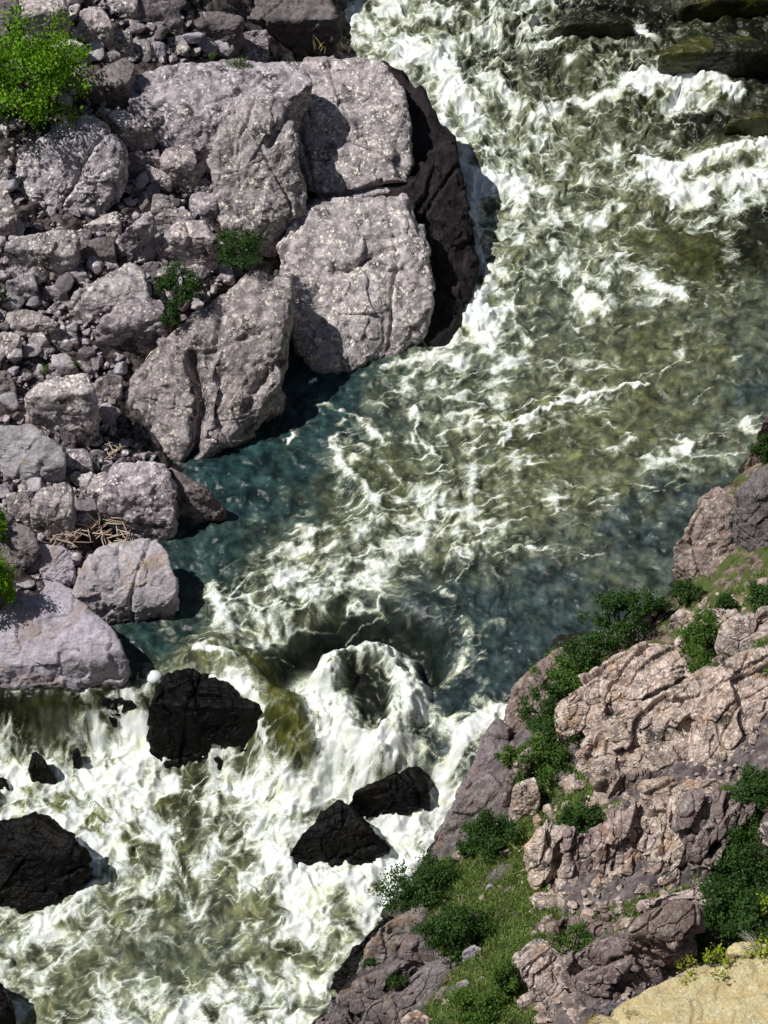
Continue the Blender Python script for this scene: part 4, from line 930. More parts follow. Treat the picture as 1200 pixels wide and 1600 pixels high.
rock('small pink rock on the grass left of the lower outcrop', [(812, 1482), (838, 1462), (862, 1470), (850, 1496), (822, 1500)], b=.6, mat='pink', name='stone', cat='stone')
rock('purple bank rock in the bottom centre, upper ridge', [(560, 1500), (600, 1440), (660, 1408), (672, 1420), (650, 1470), (600, 1520), (570, 1545), (545, 1540)], b=.9, zb=-1.9, ztop=.6, mat='purple', under=1.5, name='rock_outcrop', cat='outcrop')
rock('purple bank rock in the bottom centre, long lower ridge', [(470, 1610), (520, 1560), (590, 1525), (680, 1480), (690, 1500), (640, 1560), (600, 1620), (480, 1640)], b=.9, zb=-2.2, ztop=.5, mat='purple', under=1.5, name='rock_outcrop', cat='outcrop', strata=ST)
rock('dark foot of the bank against the foam at the bottom', [(540, 1500), (580, 1455), (620, 1420), (625, 1440), (590, 1500), (540, 1560), (480, 1610), (470, 1595)], b=.9, zb=-2.6, ztop=-1.2, mat='black', under=1.2, name='rock_outcrop', cat='outcrop')
rock('rock rib between the bottom bank rocks and the grass', [(600, 1560), (690, 1500), (730, 1490), (735, 1510), (690, 1560), (660, 1620), (600, 1630)], b=.8, zb=.3, ztop=1.6, mat='purple', under=1.2, name='rock_outcrop', cat='outcrop', strata=ST)
rock('pale stone at the bottom edge in the grass', [(625, 1590), (650, 1575), (680, 1592), (690, 1612), (630, 1615)], b=.6, mat='pink', name='stone', cat='stone')
rock('pale stone half sunk in grass above the bottom bank', [(720, 1488), (740, 1474), (755, 1480), (745, 1500), (722, 1504)], b=.6, mat='plain', name='stone', cat='stone')
rock('pink stone at the top of the purple slab', [(700, 1335), (730, 1322), (742, 1332), (735, 1350), (705, 1350)], b=.5, mat='pink', name='stone', cat='stone')
rock('narrow rib of rock between the purple slab and the green bushes', [(790, 1215), (812, 1178), (830, 1160), (838, 1172), (822, 1210), (800, 1245), (784, 1250)], b=.8, mat='brown', name='rock_outcrop', cat='outcrop')
rock('pale pink rock with lichen under the lower bushes', [(800, 1225), (835, 1212), (846, 1240), (835, 1280), (806, 1284), (795, 1255)], b=.8, mat='pink', name='rock_outcrop', cat='outcrop')
rock('small pale stone in the meadow under the middle bush', [(780, 1330), (795, 1324), (804, 1332), (796, 1342), (782, 1340)], b=.6, mat='pink', name='stone', cat='stone')
rock('tiny bleached stone in the meadow near the fluted column', [(758, 1384), (768, 1378), (776, 1386), (770, 1396), (758, 1394)], b=.6, mat='plain', name='stone', cat='stone')
rock('pale stone low in the meadow by the bottom bushes', [(712, 1535), (730, 1528), (742, 1538), (730, 1548), (714, 1546)], b=.6, mat='plain', name='stone', cat='stone')

rock('pale rock shelf joining the layered outcrop to the middle cliff', [(1000, 1235), (1060, 1215), (1150, 1215), (1240, 1230), (1240, 1275), (1150, 1275), (1060, 1262), (1010, 1262)], b=.5, zb=5.0, mat='pink', strata=ST, name='rock_ledge', cat='ledge')
rock('pale sloping rock between the round bush and the speckled cliff', [(1060, 975), (1100, 945), (1150, 950), (1170, 980), (1130, 1005), (1080, 1010)], b=.5, mat='pink', strata=ST, name='rock_outcrop', cat='outcrop')
rock('reddish rock slope right of the round bush', [(1120, 1010), (1150, 965), (1200, 950), (1240, 950), (1240, 1010), (1180, 1030)], b=.6, zb=4.0, mat='pink', strata=ST, name='rock_outcrop', cat='outcrop')
rock('shadowed lower face under the layered outcrop, beside the gully', [(930, 1215), (1000, 1205), (1060, 1200), (1075, 1240), (1010, 1262), (950, 1268)], b=.9, zb=3.2, mat='brown', strata=SV, name='rock_outcrop', cat='outcrop')
rock('thin pale slabs on the slope under the middle cliff', [(1000, 1405), (1060, 1388), (1120, 1378), (1130, 1400), (1080, 1420), (1010, 1430)], b=.5, zb=5.0, mat='pink', strata=ST, name='rock_ledge', cat='ledge')
rock('brown rock ledge between the sandy step and the lower outcrop', [(860, 1445), (930, 1432), (985, 1440), (980, 1470), (920, 1488), (870, 1480)], b=.6, zb=3.2, mat='brown', strata=ST, name='rock_ledge', cat='ledge')
rock('rough bank rock under the hanging bush, beside the foam', [(590, 1420), (640, 1375), (700, 1350), (722, 1370), (680, 1430), (620, 1450)], b=.9, zb=-2.2, ztop=.0, mat='purple', under=1.3, name='rock_outcrop', cat='outcrop')
rock('purple rock hump between the two bottom bushes', [(630, 1470), (690, 1455), (745, 1480), (740, 1505), (690, 1515), (640, 1505)], b=.7, zb=.2, mat='purple', name='rock_outcrop', cat='outcrop', strata=ST)
rock('dark broken bank rock at the bottom edge left of the grass', [(560, 1575), (610, 1545), (660, 1555), (665, 1600), (640, 1640), (560, 1640)], b=.7, zb=-.6, mat='purple', name='rock_outcrop', cat='outcrop', strata=ST)
rock('pinkish boulder at the upper end of the pinkish grey bank rock', [(905, 1010), (950, 985), (1000, 978), (1010, 1000), (960, 1030), (915, 1040)], b=.6, zb=.3, mat='pink', name='boulder')
rock('lower toe of the smooth purple slab, wet by the chute', [(715, 1250), (760, 1200), (790, 1230), (770, 1290), (735, 1335), (690, 1340), (670, 1335)], b=.9, zb=-1.9, ztop=1.1, mat='purple', rough=.5, facets=5, crack=.6, name='rock_slab', cat='slab')

# the near sunlit ledge at the bottom right, on the rim the picture was taken from
def near_ledge():
    zt = 45.0
    top = [(860, 1640), (905, 1600), (1010, 1560), (1045, 1528), (1110, 1508), (1165, 1496), (1260, 1484), (1330, 1500), (1330, 1700), (860, 1720)]
    W = P([a[0] for a in top], [a[1] for a in top], [zt - .25, zt - .2, zt, zt, zt + .05, zt + .1, zt + .1, zt + .2, zt + .2, zt])
    Wb = W.copy(); Wb[:, 2] = zt - 2.2; Wb[:, 1] -= .4
    V, F = rock_shape(np.vstack([W, Wb]), 901, 7, p=60, rough=.5, facets=0, crack=.7, detail=1.2, blocky=.8)
    Wt = W.copy(); Wt[:, 2] = zt - 1.6; Wt[:, 1] -= .5; Wc_ = Wt.copy(); Wc_[:, 2] = 4
    V2, F2 = rock_shape(np.vstack([Wt, Wc_]), 902, 6, p=60, rough=.3, facets=0, crack=0)
    F = np.vstack([F, F2 + len(V)]); V = np.vstack([V, V2])
    base = np.array([V[:, 0].mean(), V[:, 1].mean(), V[:, 2].min()])
    m_ = V[:, 2] > zt - 1.5
    V[m_, 2] += 0.05 * fbm(V[m_] * 3.0, 4)
    tag(link('cliff_ledge', mesh_np('cliff_ledge', V - base, F), M['yellow'], loc=base), 'near sunlit yellow rock ledge in the bottom right corner', 'ledge')
    for lab, poly, zz in (('small pale knob on the rim of the near yellow ledge', [(1138, 1476), (1170, 1468), (1200, 1472), (1200, 1498), (1150, 1500), (1136, 1488)], zt - .12),
                          ('grey stone at the dark side of the near yellow ledge', [(1052, 1528), (1070, 1515), (1085, 1520), (1080, 1540), (1060, 1548), (1048, 1542)], zt - .15)):
        W = P([a[0] for a in poly], [a[1] for a in poly], [zz + (.12 if a[1] < 1500 else 0) for a in poly])
        Wb = W.copy(); Wb[:, 2] -= .35
        V, F = rock_shape(np.vstack([W, Wb]), 950 + int(poly[0][0]), 5, facets=10)
        base = np.array([V[:, 0].mean(), V[:, 1].mean(), V[:, 2].min()])
        tag(link('stone', mesh_np('stone', V - base, F), M['yellow' if 'pale' in lab else 'pink'], loc=base), lab, 'stone')


near_ledge()

# ---- small loose stones
STONE_MESH = []
for k in range(14):
    r = np.random.default_rng(500 + k)
    W = r.normal(size=(14, 3)); W /= np.linalg.norm(W, axis=1)[:, None]; W *= np.array([1, r.uniform(.6, .95), r.uniform(.5, .8)]) * .5
    V, F = rock_shape(W, 700 + k, 4, p=24, facets=8, crack=0, detail=0)
    STONE_MESH.append(mesh_np('stone', V, F))


def add_stone(px, py, size, mat, label, group, name='stone', cat='stone', k=None):
    z = gz(px, py); p = P(px, py, z)
    k = random.randrange(14) if k is None else k
    key = (k, mat)
    me = _sm.get(key)
    if me is None:
        me = STONE_MESH[k].copy(); me.materials.clear(); me.materials.append(M[mat]); _sm[key] = me
    o = bpy.data.objects.new(name, me); COL.objects.link(o)
    o.location = (p[0], p[1], z + size * .18)
    o.rotation_euler = (random.uniform(-.5, .5), random.uniform(-.5, .5), random.uniform(0, 6.28))
    o.scale = (size,) * 3
    tag(o, label, cat, group)
    return o


_sm = {}
SCREE = [(0, 0), (300, 0), (420, 60), (420, 95), (200, 100), (180, 165), (250, 180), (340, 290), (330, 345), (360, 440), (250, 530), (190, 580), (180, 680), (250, 720), (150, 780), (120, 850), (110, 920), (0, 930)]
n = 0; tries = 0; placed = []
while n < 165 and tries < 9000:
    tries += 1
    x, y = random.uniform(0, 430), random.uniform(0, 930)
    if not inside(x, y, SCREE): continue
    hit = sum(inside(x, y, p_) for p_ in POLYS)
    if hit: continue
    s = random.choice([.45, .55, .7, .85, 1.0, 1.2])
    if any((x - a) ** 2 + (y - b) ** 2 < (10 * (s + c)) ** 2 for a, b, c in placed): continue
    placed.append((x, y, s))
    add_stone(x, y, s, random.choice(['grey', 'grey', 'plain', 'dusk']), 'small angular grey stone in the rubble between the left bank boulders', 'small loose stones of the left bank rubble')
    n += 1
print('loose stones', n, 'tries', tries)
MEADOW = [(700, 1340), (830, 1290), (835, 1400), (815, 1480), (830, 1600), (680, 1600), (640, 1520), (700, 1480), (640, 1400)]
UPPER = [(1060, 960), (1200, 900), (1200, 1600), (840, 1600), (830, 1290), (800, 1240), (960, 1180), (1110, 1040), (1060, 1000)]
n = 0; tries = 0
while n < 95 and tries < 6000:
    tries += 1
    x, y = random.uniform(640, 1200), random.uniform(900, 1600)
    if not (inside(x, y, MEADOW) or inside(x, y, UPPER)) or any(inside(x, y, p_) for p_ in POLYS): continue
    add_stone(x, y, random.uniform(.2, .95) if not inside(x, y, MEADOW) else random.uniform(.15, .4), random.choice(['pink', 'brown', 'pink']), 'small pinkish stone scattered on the slope of the right bank', 'small loose stones of the right bank'); n += 1


def gravel(right=False):
    """countless pebbles in the gaps of the scree: one object"""
    Vs = []; Fs = []; off = 0
    pxs = np.random.default_rng(8)
    protos = []
    for k in range(10):
        bm = bmesh.new()
        w_ = pxs.normal(size=(11, 3)); w_ /= np.linalg.norm(w_, axis=1)[:, None]
        for v in w_: bm.verts.new(v * [1, pxs.uniform(.6, 1), pxs.uniform(.45, .8)])
        bmesh.ops.convex_hull(bm, input=bm.verts); bmesh.ops.triangulate(bm, faces=bm.faces)
        bm.verts.index_update()
        protos.append((np.array([v.co[:] for v in bm.verts]), np.array([[v.index for v in f.verts] for f in bm.faces]))); bm.free()
    tot = 0
    cand = []
    while len(cand) < 3000:
        x, y = pxs.uniform(-20, 440), pxs.uniform(-20, 940)
        if inside(max(x, 1), max(y, 1), SCREE): cand.append((x, y))
    if right:
        cand = []
        while len(cand) < 1500:
            x, y = pxs.uniform(700, 1220), pxs.uniform(900, 1600)
            if inside(min(x, 1199), y, UPPER): cand.append((x, y))
    cand = np.array(cand)
    # find heights by marching all at once
    zs = np.full(len(cand), 14.0); done = np.zeros(len(cand), bool)
    for s_ in range(180):
        p = P(cand[:, 0], cand[:, 1], zs)
        t = terrain(p[:, 0], p[:, 1], False); done |= t >= zs
        zs = np.where(done, zs, zs - .1)
        if done.all(): break
    p = P(cand[:, 0], cand[:, 1], zs)
    for k in range(len(cand)):
        s_ = pxs.choice([.06, .09, .12, .17, .24])
        b, F = protos[pxs.integers(10)]; a_ = pxs.uniform(0, 6.28); ca, sa = math.cos(a_), math.sin(a_)
        v = b * s_ * pxs.uniform(.8, 1.25); v = np.c_[v[:, 0] * ca - v[:, 1] * sa, v[:, 0] * sa + v[:, 1] * ca, v[:, 2]]
        Vs.append(v + p[k] + [0, 0, s_ * .3]); Fs.append(F + off); off += len(b)
    me = mesh_np('gravel', np.vstack(Vs), np.vstack(Fs), False)
    o = link('gravel', me, M['pink' if right else 'grey']); tag(o, 'pinkish gravel and chips strewn over the slope of the right bank' if right else 'grey gravel and pebbles filling the gaps between the left bank boulders', 'gravel', kind='stuff')


gravel()
gravel(True)


# ------------------------------------------------------------------ plants
def tube(V, F, pts, radii, n=5):
    pts = [np.array(p, float) for p in pts]; b0 = len(V)
    for i, p in enumerate(pts):
        d = pts[min(i + 1, len(pts) - 1)] - pts[max(i - 1, 0)]; d = d / (np.linalg.norm(d) + 1e-9)
        a = np.cross(d, [0, 0, 1.0]);
        if np.linalg.norm(a) < .1: a = np.cross(d, [1.0, 0, 0])
        a /= np.linalg.norm(a); c = np.cross(d, a)
        for k in range(n):
            t = 2 * math.pi * k / n
            V.append(p + radii[i] * (math.cos(t) * a + math.sin(t) * c))
    for i in range(len(pts) - 1):
        for k in range(n):
            F.append((b0 + i * n + k, b0 + i * n + (k + 1) % n, b0 + (i + 1) * n + (k + 1) % n, b0 + (i + 1) * n + k))


def leaves(r, centres, spread, per, size, up=.4, long=1.6):
    """small folded leaf faces spread through clumps"""
    n = len(centres) * per
    c = np.repeat(centres, per, 0) + r.normal(size=(n, 3)) * spread
    d = r.normal(size=(n, 3)); d /= np.linalg.norm(d, axis=1)[:, None]
    nn = r.normal(size=(n, 3)); nn[:, 2] += up * 2; nn -= (nn * d).sum(1)[:, None] * d; nn /= np.linalg.norm(nn, axis=1)[:, None] + 1e-9
    s = np.cross(d, nn)
    L_ = size * r.uniform(.6, 1.3, n)[:, None]
    w = L_ / long
    V = np.stack([c - d * L_ * .5, c + s * w * .5 + nn * w * .12, c + d * L_ * .5, c - s * w * .5 + nn * w * .12], 1).reshape(-1, 3)
    F = np.arange(len(V)).reshape(-1, 4)
    return V, F


def bush(label, px, py, w, h, mat='leaf_mid', leaf=.11, n=34, per=110, name='shrub', cat='shrub', z=None, group=None, seed=None, dens=1.0, depth=None, blades=False, zoff=0):
    """px,py: centre of the crown in the survey picture, w,h crown size in the same pixels"""
    _seed[0] += 1; r = np.random.default_rng(_seed[0])
    mpp = 0.025 * (1.0 + (800 - py) * 0.00018)
    rx = w * mpp / 2; rz = h * mpp / 2 / .9
    if z is None: z = gz(np.clip(px, 3, 1197), min(py + h * .42, 1597))
    base = P(px, py + h * .36, z + zoff)
    ry = depth or min(rx, rz) * 1.0
    root = empty(name, base); tag(root, label, cat, group)
    C = []
    while len(C) < n:
        u = r.normal(size=3); u /= np.linalg.norm(u)
        if u[2] < -.5: continue
        k = r.uniform(.35, 1.0) ** .6
        k *= 1 + .75 * perlin(np.array([u * 1.7 + _seed[0]]))[0]
        C.append([u[0] * rx * k * .86, u[1] * ry * k * .86, rz * (1 + .95 * u[2] * k) * .9])
    C = np.array(C)
    per = int(per * dens)
    V, F = leaves(r, C, np.array([rx, ry, rz]) * .085 + .03, per, leaf)
    V[:, 2] = np.maximum(V[:, 2], -.1)
    link('foliage', mesh_np('foliage', V, F, False), M[mat], root)
    Vt = []; Ft = []
    for c in C[:: max(1, n // 14)]:
        m = c * [.45, .45, .5] + r.normal(size=3) * .05 * rz
        tube(Vt, Ft, [(r.normal() * .04, r.normal() * .04, -.2), m, c], [.045 * max(rz, .6), .028 * max(rz, .6), .008], 5)
    link('stem', mesh_np('stem', np.array(Vt), np.array(Ft)), M['bark'], root)
    return root


bush('bright green tree at the upper left edge above the huge rounded boulder', 52, 132, 185, 175, 'leaf_bright', .15, 100, 110, 'tree', 'tree')
bush('bright green bush on the left edge beside the large smooth boulder', -8, 905, 86, 165, 'leaf_bright', .13, 60, 100, z=1.2)
bush('small bright spray of leaves on the left edge over the dark hollowed boulder', -2, 820, 46, 60, 'leaf_bright', .12, 16, 70, z=2.0)
bush('dark green bush between the pale faceted boulder and the giant blocks', 376, 390, 84, 68, 'leaf_dark', .09, 40, 110, z=4.0)
bush('dark green bush on the crest of the two lobed boulder', 282, 452, 78, 62, 'leaf_dark', .09, 36, 110, z=4.1)
bush('dark green tail of bush hanging left of the two lobed boulder', 268, 492, 34, 50, 'leaf_dark', .08, 14, 100, z=3.6)
bush('small dark green weed at the left edge in the rubble', 0, 455, 24, 60, 'leaf_dark', .08, 10, 90)
bush('tiny green weed beside the wedge stone in the rubble', 118, 572, 20, 20, 'leaf_mid', .05, 8, 50, name='weed', cat='weed')
bush('tiny green weed beside the flat light stone', 70, 578, 18, 14, 'leaf_mid', .05, 8, 40, name='weed', cat='weed')
bush('low green weeds on the stony shelf above the flat slab', 372, 100, 50, 16, 'leaf_mid', .06, 12, 50, name='weed', cat='weed', z=7.2)
bush('tiny green weed on the left of the stony shelf', 333, 88, 16, 10, 'leaf_mid', .05, 6, 40, name='weed', cat='weed', z=7.2)
# right bank
RB = [
    ('dark brushwood overhanging the blue water', 965, 960, 95, 85, 'leaf_dark', 44, .11),
    ('dark spray of leaves right of the overhanging brushwood', 1022, 950, 45, 44, 'leaf_dark', 16, .10),
    ('dark bush under the foot of the speckled cliff', 1066, 925, 40, 45, 'leaf_dark', 16, .09),
    ('dark bush beside the pinkish grey bank rock', 925, 1018, 80, 60, 'leaf_dark', 32, .10),
    ('mid green bush left of the sloping slab', 885, 1060, 70, 60, 'leaf_mid', 30, .10),
    ('dark green bush halfway down the left rim of the layered outcrop', 850, 1105, 62, 64, 'leaf_dark', 30, .10),
    ('yellowish green grassy bush under the left rim of the layered outcrop', 846, 1180, 72, 70, 'leaf_mid', 40, .10),
    ('bush in the shade beneath the layered outcrop', 905, 1272, 62, 44, 'leaf_dark', 26, .09),
    ('low bush under the lip of the sloping slab', 862, 1142, 60, 50, 'leaf_dark', 24, .09),
    ('pale green bush at the head of the meadow', 830, 1235, 54, 40, 'leaf_mid', 22, .08),
    ('grassy bush at the foot of the pinkish grey bank rock', 872, 1030, 50, 40, 'leaf_mid', 18, .08),
    ('small bush beside the narrow rib of rock', 794, 1182, 34, 28, 'leaf_mid', 14, .09),
    ('rounded dark bush above the meadow', 768, 1298, 84, 64, 'leaf_dark', 44, .10),
    ('small bush under the smooth purple slab edge', 735, 1322, 36, 36, 'leaf_dark', 14, .09),
    ('large dark bush hanging over the foaming chute', 658, 1378, 120, 78, 'leaf_dark', 56, .10),
    ('dark green bush in the meadow under the hanging one', 712, 1448, 110, 70, 'leaf_dark', 50, .10),
    ('round bush on top of the layered outcrop', 1098, 990, 80, 68, 'leaf_mid', 44, .10),
    ('smaller bush below the round one on the layered outcrop', 1092, 1050, 50, 48, 'leaf_mid', 22, .09),
    ('green bush at the right edge above the layered outcrop', 1188, 1035, 44, 80, 'leaf_mid', 24, .09),
    ('bush at the right edge right of the speckled cliff', 1188, 930, 44, 44, 'leaf_dark', 18, .09),
    ('low weeds in a crack of the layered outcrop', 1040, 1108, 46, 22, 'leaf_mid', 14, .06),
    ('small dark weed on the face of the layered outcrop', 938, 1125, 20, 18, 'leaf_dark', 8, .06),
    ('dark bush at the right edge below the layered outcrop', 1180, 1235, 70, 60, 'leaf_dark', 34, .10),
    ('very dark bush filling the right edge beside the middle cliff', 1168, 1320, 84, 90, 'leaf_dark', 44, .10),
    ('thicket given dark leaves for deep shade, right of the lower outcrop', 1135, 1395, 110, 90, 'leaf_dark', 56, .11),  # deep shade in this corner is put into the dark leaf colour
    ('thicket given dark leaves for deep shade, behind the near yellow ledge', 1120, 1460, 110, 80, 'leaf_dark', 50, .11),
    ('shadowed bush low on the right edge', 1200, 1420, 90, 110, 'leaf_dark', 44, .11),
    ('greyish green bush on the ledge above the lower outcrop', 895, 1470, 70, 60, 'leaf_mid', 28, .08),
    ('small dark bush in the grass at the bottom edge', 745, 1570, 100, 56, 'leaf_mid', 36, .09),
    ('weed tuft on the purple ridge at the bottom', 578, 1500, 40, 26, 'leaf_dark', 12, .07),
    ('dark weed on the lower purple ridge', 620, 1530, 40, 24, 'leaf_dark', 12, .07),
    ('small bush left of the lower outcrop in the meadow', 790, 1520, 40, 80, 'leaf_mid', 24, .08),
    ('brownish bush on the shadowed bank rock high on the right edge', 1190, 700, 40, 60, 'leaf_dark', 20, .08),
    ('small weed between the speckled cliff and the perched boulder', 1076, 830, 22, 22, 'leaf_mid', 8, .07),
    ('weeds at the foot of the speckled cliff', 1130, 945, 34, 40, 'leaf_dark', 14, .07),
    ('green weeds on the right end of the middle cliff', 1130, 1240, 50, 26, 'leaf_mid', 14, .07),
]
for lab, x, y, w, h, mt, n, lf in RB:
    bush(lab, x, y, w * 1.15, h * 1.12, mt, lf, n, 125)
# bright plants on the near ledge (much closer to the eye, so smaller)
def near_bush(label, px, py, w, h, n, mat, leafs):
    _seed[0] += 1; r = np.random.default_rng(_seed[0])
    z = 45.0; base = P(px, py + h * .5, z - .05); mpp = .0105
    rx = w * mpp / 2; rz = h * mpp / 2 / .85
    root = empty('shrub', base); tag(root, label, 'shrub')
    C = np.array([[r.uniform(-1, 1) * rx, r.uniform(-1, 1) * rx * .6, rz * (.3 + 1.5 * r.random())] for _ in range(n)])
    V, F = leaves(r, C, np.array([.04, .04, .04]), 16, leafs, long=2.2)
    link('foliage', mesh_np('foliage', V, F, False), M[mat], root)
    Vt = []; Ft = []
    for c in C: tube(Vt, Ft, [(c[0] * .2, c[1] * .2, -.05), c * [.6, .6, .5], c], [.008, .006, .003], 4)
    link('stem', mesh_np('stem', np.array(Vt), np.array(Ft)), M['bark'], root)


near_bush('sunlit lime green plant on the rim of the near yellow ledge', 1100, 1500, 70, 36, 26, 'leaf_lime', .06)
near_bush('sunlit lime green plant at the right edge under the dead twigs', 1190, 1478, 50, 42, 24, 'leaf_lime', .05)
near_bush('bright sprig at the right edge above the dead twigs', 1200, 1412, 22, 26, 8, 'leaf_lime', .05)


def dead_shrub():
    r = np.random.default_rng(77)
    base = P(1195, 1480, 45.0)
    root = empty('dead_shrub', base); tag(root, 'bare pale dead twigs standing over the near yellow ledge', 'dead shrub')
    V = []; F = []

    def grow(p, d, L_, rad, dep):
        q = p + d * L_; mid = (p + q) / 2 + r.normal(size=3) * L_ * .06
        tube(V, F, [p, mid, q], [rad, rad * .8, rad * .5], 4)
        if dep:
            for k in range(3):
                dd = d + r.normal(size=3) * .45; dd /= np.linalg.norm(dd)
                grow(p + (q - p) * r.uniform(.4, 1), dd, L_ * r.uniform(.5, .8), rad * .55, dep - 1)
    for k in range(7):
        d = np.array([-.75 - r.random() * .5, r.normal() * .3, .45 + r.random() * .6]); d /= np.linalg.norm(d)
        grow(np.array([r.normal() * .02, r.normal() * .02, -.03]), d, .26, .008, 2)
    link('branch', mesh_np('branch', np.array(V), np.array(F)), M['twig'], root)


dead_shrub()


def grass_field(name, label, poly, n, mat, size, z=None, seed=1, avoid=True):
    r = np.random.default_rng(seed)
    xs = [a[0] for a in poly]; ys = [a[1] for a in poly]
    pts = []
    while len(pts) < n:
        x, y = r.uniform(min(xs), max(xs)), r.uniform(min(ys), max(ys))
        if inside(x, y, poly): pts.append((x, y))
    c = np.array(pts)
    if z is None:
        zs = np.full(len(c), 15.0); done = np.zeros(len(c), bool)
        for s_ in range(240):
            p = P(c[:, 0], c[:, 1], zs); t = terrain(p[:, 0], p[:, 1], False); done |= t >= zs
            zs = np.where(done, zs, zs - .09)
            if done.all(): break
    else: zs = np.full(len(c), z)
    p = P(c[:, 0], c[:, 1], zs)
    # patchy: keep by noise
    nz = fbm(p[:, :2] * .8, 3); keep = nz > -.42 + .25 * r.random(len(p)); p = p[keep]
    m = len(p); k = 5
    b = np.repeat(p, k, 0) + r.normal(size=(m * k, 3)) * [size * .5, size * .5, 0]
    tip = b + np.c_[r.normal(size=(m * k, 2)) * size * .5, size * r.uniform(.5, 1.3, m * k)]
    sd = r.normal(size=(m * k, 3)) * [1, 1, .1]; sd /= np.linalg.norm(sd, axis=1)[:, None]; sd *= size * .13
    mid = (b + tip) / 2 + [0, 0, size * .1]
    V = np.stack([b - sd, b + sd, mid + sd * .8, tip, mid - sd * .8], 1).reshape(-1, 3)
    F = np.arange(len(V)).reshape(-1, 5)
    o = link(name, mesh_np(name, V, F, False), M[mat]); tag(o, label, 'grass', kind='stuff')


grass_field('grass', 'green meadow grass on the slope between the bottom bushes and the middle cliff', [(690, 1345), (840, 1270), (850, 1400), (900, 1450), (830, 1480), (840, 1600), (640, 1600), (700, 1500), (640, 1440)], 20000, 'grass', .17, seed=2)
grass_field('grass', 'patchy grass around the bushes on top of the right bank', [(1050, 970), (1200, 890), (1200, 1060), (1110, 1050), (1060, 1010)], 2600, 'grass', .14, seed=3)
grass_field('grass', 'green grass growing in the gully left of the layered outcrop', [(800, 1180), (860, 1140), (930, 1240), (1000, 1260), (900, 1300), (830, 1290)], 3000, 'grass', .15, seed=4)
grass_field('grass', 'sparse grass on the ledges between the middle and lower cliffs', [(900, 1430), (1100, 1380), (1080, 1430), (960, 1470)], 1500, 'grass', .13, seed=6)


def tuft(label, px, py, z, size, n, mat='dry', name='grass_tuft'):
    _seed[0] += 1; r = np.random.default_rng(_seed[0])
    b = P(px, py, z); V = []; F = []
    for k in range(n):
        d = np.array([r.normal() * .45, r.normal() * .45, 1]); d /= np.linalg.norm(d)
        s = np.array([r.normal() * size * .4, r.normal() * size * .3, -.03])
        L_ = size * r.uniform(.6, 1.3)
        tube(V, F, [s, s + d * L_ * .6, s + d * L_ + np.array([d[0], d[1], -.3]) * L_ * .2], [size * .035, size * .028, size * .008], 3)
    o = link(name, mesh_np(name, np.array(V), np.array(F)), M[mat], loc=b); tag(o, label, 'grass tuft')


tuft('dry grass tuft at the left end of the near yellow ledge', 925, 1596, 45.0, .13, 40)
tuft('dry grass tuft at the bottom edge in the middle of the near ledge rim', 985, 1585, 45.0, .12, 36)
tuft('thin grass blades right of the middle tuft on the near ledge', 1022, 1568, 45.0, .10, 16)
tuft('single pale seed head standing at the dark side of the near ledge', 1064, 1508, 45.0, .16, 4)
tuft('dry straw sprig left on the shelf edge at the top', 500, 76, 5.6, .5, 8)
tuft('dry straw sprig right on the shelf edge at the top', 546, 74, 5.6, .5, 6)


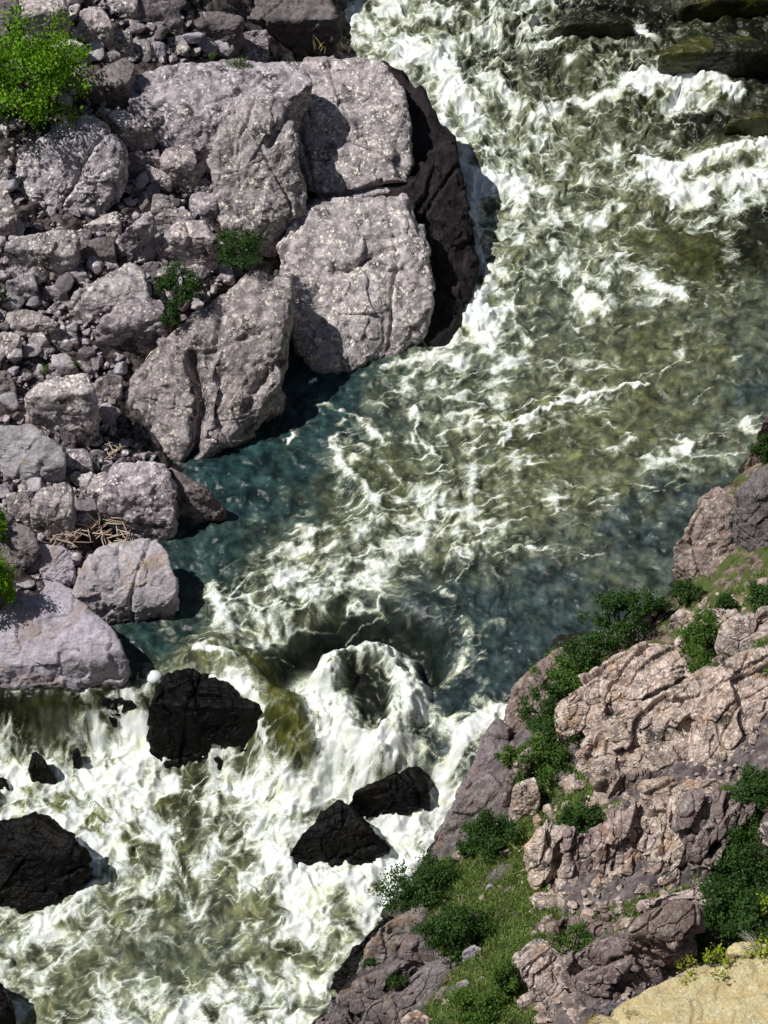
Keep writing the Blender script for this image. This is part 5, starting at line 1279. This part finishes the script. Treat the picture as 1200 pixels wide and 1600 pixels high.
# ---- driftwood
def sticks():
    meshes = []
    for k in range(5):
        r = np.random.default_rng(40 + k); V = []; F = []
        L_ = 1.0
        tube(V, F, [(-.5, 0, 0), (-.15, r.normal() * .03, .01), (.2, r.normal() * .04, 0), (.5, r.normal() * .03, .01)], [.028, .035, .03, .012], 6)
        if k % 2: tube(V, F, [(.1, 0, 0), (.25, .12, .04), (.33, .22, .05)], [.02, .014, .006], 5)
        me = mesh_np('stick', np.array(V), np.array(F)); me.materials.append(M['drift']); meshes.append(me)
    r = np.random.default_rng(9)

    def put(px, py, z, L_, rz, tilt, label, group):
        p = P(px, py, z); o = bpy.data.objects.new('driftwood_stick', meshes[r.integers(5)]); COL.objects.link(o)
        o.location = p; o.scale = (L_, max(.6, L_ * .9), max(.6, L_ * .9)); o.rotation_euler = (r.uniform(0, 6), tilt, rz)
        tag(o, label, 'stick', group)
    for k in range(70):
        t = r.random()
        px = 82 + 120 * t + r.normal() * 5; py = 845 - 8 * t + r.normal() * 9 - 18 * (1 - abs(2 * t - 1))
        put(px, py, 1.45 + .25 * r.random(), r.uniform(.3, .85), r.normal() * .9 + .2, r.normal() * .25, 'bleached stick lying in the driftwood pile above the smooth lilac boulder', 'driftwood pile sticks')
    for k in range(14):
        put(175 + r.normal() * 10, 708 + r.normal() * 7, 1.7 + .1 * r.random(), r.uniform(.3, .7), r.uniform(0, 3), r.normal() * .3, 'reddish stick in the small debris heap under the black gap', 'debris heap sticks')
    put(214, 1066, -.1, .9, 1.2, -1.1, 'yellow peeled stick leaning on the black rock beside the white ball', None)
    put(367, 620, 2.3, 1.0, .9, -.5, 'pale stick lying on the face of the two lobed boulder', None)
    put(148, 813, 1.9, 1.1, .2, 1.1, 'pale stick standing upright out of the driftwood pile', None)


sticks()


def ball():
    V, F = sphere(4)
    V = V * [.30, .28, .22]; V[:, 2] = np.maximum(V[:, 2], -.2); V = V + .012 * fbm(V * 3 + 2, 3)[:, None] * V / .3
    p = P(241, 1058, .1)
    o = link('white_ball', mesh_np('white_ball', V + [0, 0, .2], F), M['white'], loc=p - [0, 0, .2]); tag(o, 'rounded white ball caught in the black gap beside the waterfall', 'ball')


ball()

# ------------------------------------------------------------------ light
sv = Vector((-0.53, -0.03, 0.85)).normalized()
ld = bpy.data.lights.new('sun', 'SUN'); ld.energy = 4.4; ld.angle = RAD(.5); ld.color = (1, .965, .90)
so = bpy.data.objects.new('sun', ld); COL.objects.link(so); so.rotation_euler = sv.to_track_quat('Z', 'Y').to_euler(); so.location = (-40, 10, 80)
w = bpy.data.worlds.new('World'); SC.world = w; w.use_nodes = True
nt = w.node_tree; nt.nodes.clear()
sky = nt.nodes.new('ShaderNodeTexSky'); sky.sky_type = 'NISHITA'; sky.sun_disc = False
sky.sun_elevation = math.asin(sv.z); sky.sun_rotation = math.atan2(sv.x, sv.y) % (2 * math.pi)
bg = nt.nodes.new('ShaderNodeBackground'); bg.inputs[1].default_value = .05
ow = nt.nodes.new('ShaderNodeOutputWorld'); nt.links.new(sky.outputs[0], bg.inputs[0]); nt.links.new(bg.outputs[0], ow.inputs[0])
SC.view_settings.view_transform = 'Standard'; SC.view_settings.look = 'None'; SC.view_settings.exposure = 0; SC.view_settings.gamma = 1
